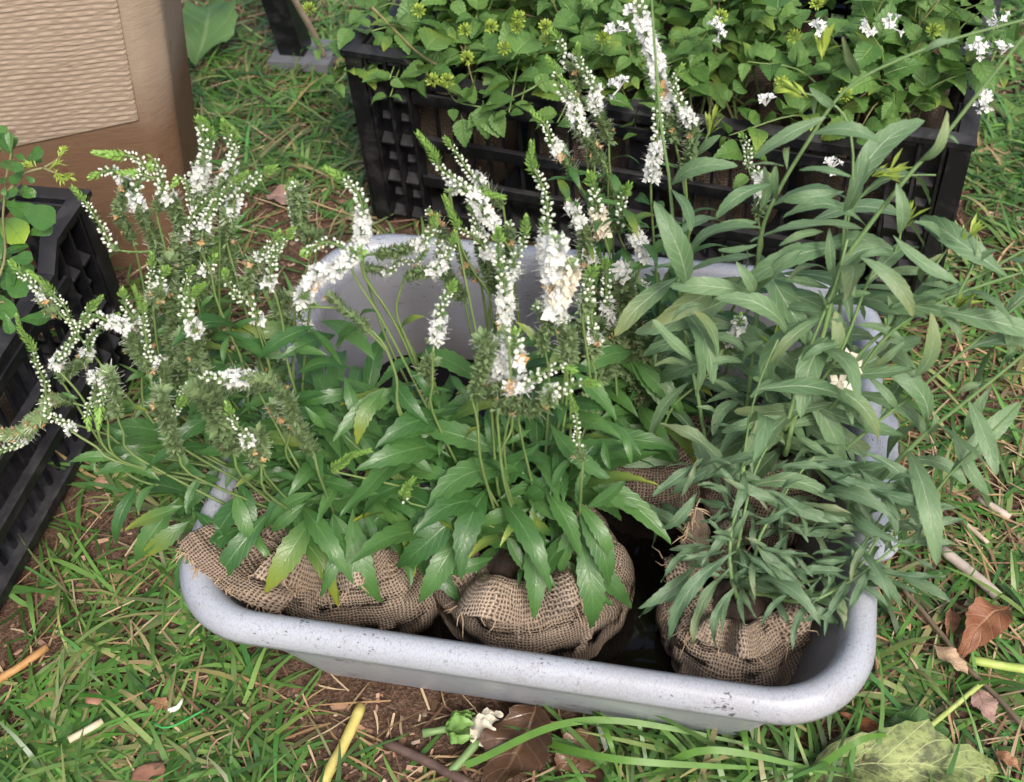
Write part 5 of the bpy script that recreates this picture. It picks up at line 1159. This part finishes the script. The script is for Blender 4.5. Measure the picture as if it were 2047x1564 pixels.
stick('cut pale green stem lying across the mottled leaf', 'cut_stem', 'stem', [(9, 1130, 1540), (9, 1480, 1280), (9, 1820, 1000)], .0022, (.26, .34, .08), (.38, .44, .15), .014)
stick('bright green split stem piece at the leaf litter', 'cut_stem', 'stem', [(9, 1750, 870), (9, 1890, 900), (9, 2100, 935)], .0038, (.25, .36, .06), (.40, .48, .14), .010)
stick('long thin dark twig running through the leaf litter', 'twig', 'twig', [(9, 1380, 480), (9, 1600, 740), (9, 1760, 940), (9, 1900, 1080), (9, 2080, 1280)], .0022, (.09, .065, .045), (.18, .14, .09), .010)
stick('pale grey bare stick beside the gaura leaves', 'stick', 'stick', [(9, 1600, 270), (9, 1760, 400), (9, 1910, 530)], .0048, (.34, .28, .23), (.48, .42, .36), .008)
stick('thin pale stick near the lawn edge', 'stick', 'stick', [(9, 1800, -10), (9, 1970, 95)], .0034, (.34, .27, .21), (.48, .40, .33))
stick('slender straw coloured stick between two pale sticks', 'stick', 'stick', [(9, 1690, 95), (9, 1850, 235)], .0022, (.36, .28, .20), (.48, .40, .30))
stick('orange brown dry stalk by the left crate', 'stick', 'stick', [(7, -30, 1010), (7, 130, 910), (7, 260, 815)], .0036, (.30, .15, .05), (.46, .27, .11))
stick('short pale dry stalk in the grass', 'stick', 'stick', [(7, 380, 1330), (7, 470, 1280), (7, 570, 1225)], .0030, (.42, .36, .24), (.58, .52, .38), .009)
stick('bright green twine lying in the grass', 'twine', 'twine', [(7, 850, 1230), (7, 900, 1262), (7, 970, 1250), (7, 1050, 1205), (7, 1135, 1160)], .0010, (.02, .20, .04), (.04, .30, .07), .012)
stick('white curled petal strip on the mulch', 'petal', 'petal', [(7, 935, 1165), (7, 985, 1150), (7, 1012, 1100)], .0026, (.66, .62, .52), (.8, .76, .66), .009, .6, .0012)
# spent flower bud with green calyx and crumpled petals
P3 = [on_z(*T(8, 690, 1512), .006), on_z(*T(8, 770, 1430), .008), on_z(*T(8, 850, 1330), .010)]
fb0 = empty('fallen_flower', P3[0]); tag(fb0, 'fallen flower with green calyx and crumpled cream petals before the tub', 'flower')
m = MB(); m.tube(catmull([p - P3[0] for p in P3], .006), .0036, 8); mk('flower_stalk', m.mesh('flower_stalk'), M['stem_pale'], fb0)
a, b = on_z(*T(8, 540, 1295), .010) - P3[0], on_z(*T(8, 690, 1265), .010) - P3[0]
m = MB(); m.tube([a, a.lerp(b, .5), b], [.004, .0028, .0032], 8); mk('flower_stalk', m.mesh('flower_stalk'), M['stem_pale'], fb0)
c0 = on_z(*T(8, 670, 1265), .014) - P3[0]; c1 = on_z(*T(8, 830, 1255), .014) - P3[0]; dx_ = (c1 - c0); L_ = dx_.length; dx_.normalize()
for i in range(9):
    an = i * .75 + .2; o = Vector((-dx_.y, dx_.x, 0)) * math.cos(an) + UP * math.sin(an) * .7
    p = c0 + o * .002; q = c0 + dx_ * (L_ * R.uniform(.9, 1.1)) + o * R.uniform(.008, .014)
    mk('sepal', V_FA[i % 6].copy(), FM['sepal'], fb0, leaf_M(p, q, (o + rv(.1)).normalized(), .8))
for i in range(5):
    e = (dx_ + Vector((0, 0, .15)) + rv(.3)).normalized(); p = c0 + dx_ * (L_ * .85); mk('petal', V_FA[i].copy(), M['cream'], fb0, leaf_M(p, p + e * R.uniform(.02, .034), (UP + rv(.5)).normalized(), 1.1))
# snail shell
sc_ = on_z(*T(4, 565, 1300), .004); m = MB(); path = []; rad = []
for i in range(70):
    t = i / 69; a = t * 6.283 * 3.2; rr = .0048 * (1 - t) ** 1.1 + .0003; path.append(Vector((rr * math.cos(a), rr * math.sin(a), .004 * t - .001))); rad.append(.0033 * (1 - t) ** .9 + .0004)
m.tube(path, rad, 10); tag(mk('snail_shell', m.mesh('snail_shell'), plain('shell', (.30, .17, .10), (.50, .33, .22), .35, 120.), None, Matrix.Translation(sc_)), 'small brown coiled snail shell beside the left crate', 'shell')
def stone(lab, k, x, y, r, ca, cb):
    m = MB(); c = on_z(*T(k, x, y), r * .35); na, nb = 14, 9
    for j in range(nb + 1):
        for i in range(na):
            th = math.pi * j / nb; ph = 6.283 * i / na; d = Vector((math.sin(th) * math.cos(ph), math.sin(th) * math.sin(ph), math.cos(th))); rr = r * (1 + .3 * noise.noise(d * 1.6 + c * 40)); m.v.append((d.x * rr * 1.25, d.y * rr, d.z * rr * .45))
    for j in range(nb):
        for i in range(na): m.f.append((j * na + i, (j + 1) * na + i, (j + 1) * na + (i + 1) % na, j * na + (i + 1) % na))
    tag(mk('stone', m.mesh('stone'), plain('stone_' + str(x), ca, cb, .9, 60., bump=.6), None, Matrix.Translation(c)), lab, 'stone', 'stones in the mulch')
stone('flat reddish stone in the grass below the green twine', 7, 840, 1540, .013, (.22, .10, .06), (.40, .22, .15))
stone('small dull red clod beside the white curled petal', 7, 520, 1100, .007, (.20, .09, .06), (.36, .20, .14))
# pale root hairs and threads on the ground
def thread(lab, pts, r, ca, cb, z=.011): stick(lab, 'thread', 'thread', pts, r, ca, cb, z, .8, n=5)
thread('brown wiry thread arching over the grass', [(7, 1300, 1285), (7, 1200, 1330), (7, 1150, 1430), (7, 1165, 1540)], .0008, (.22, .16, .10), (.34, .26, .18))
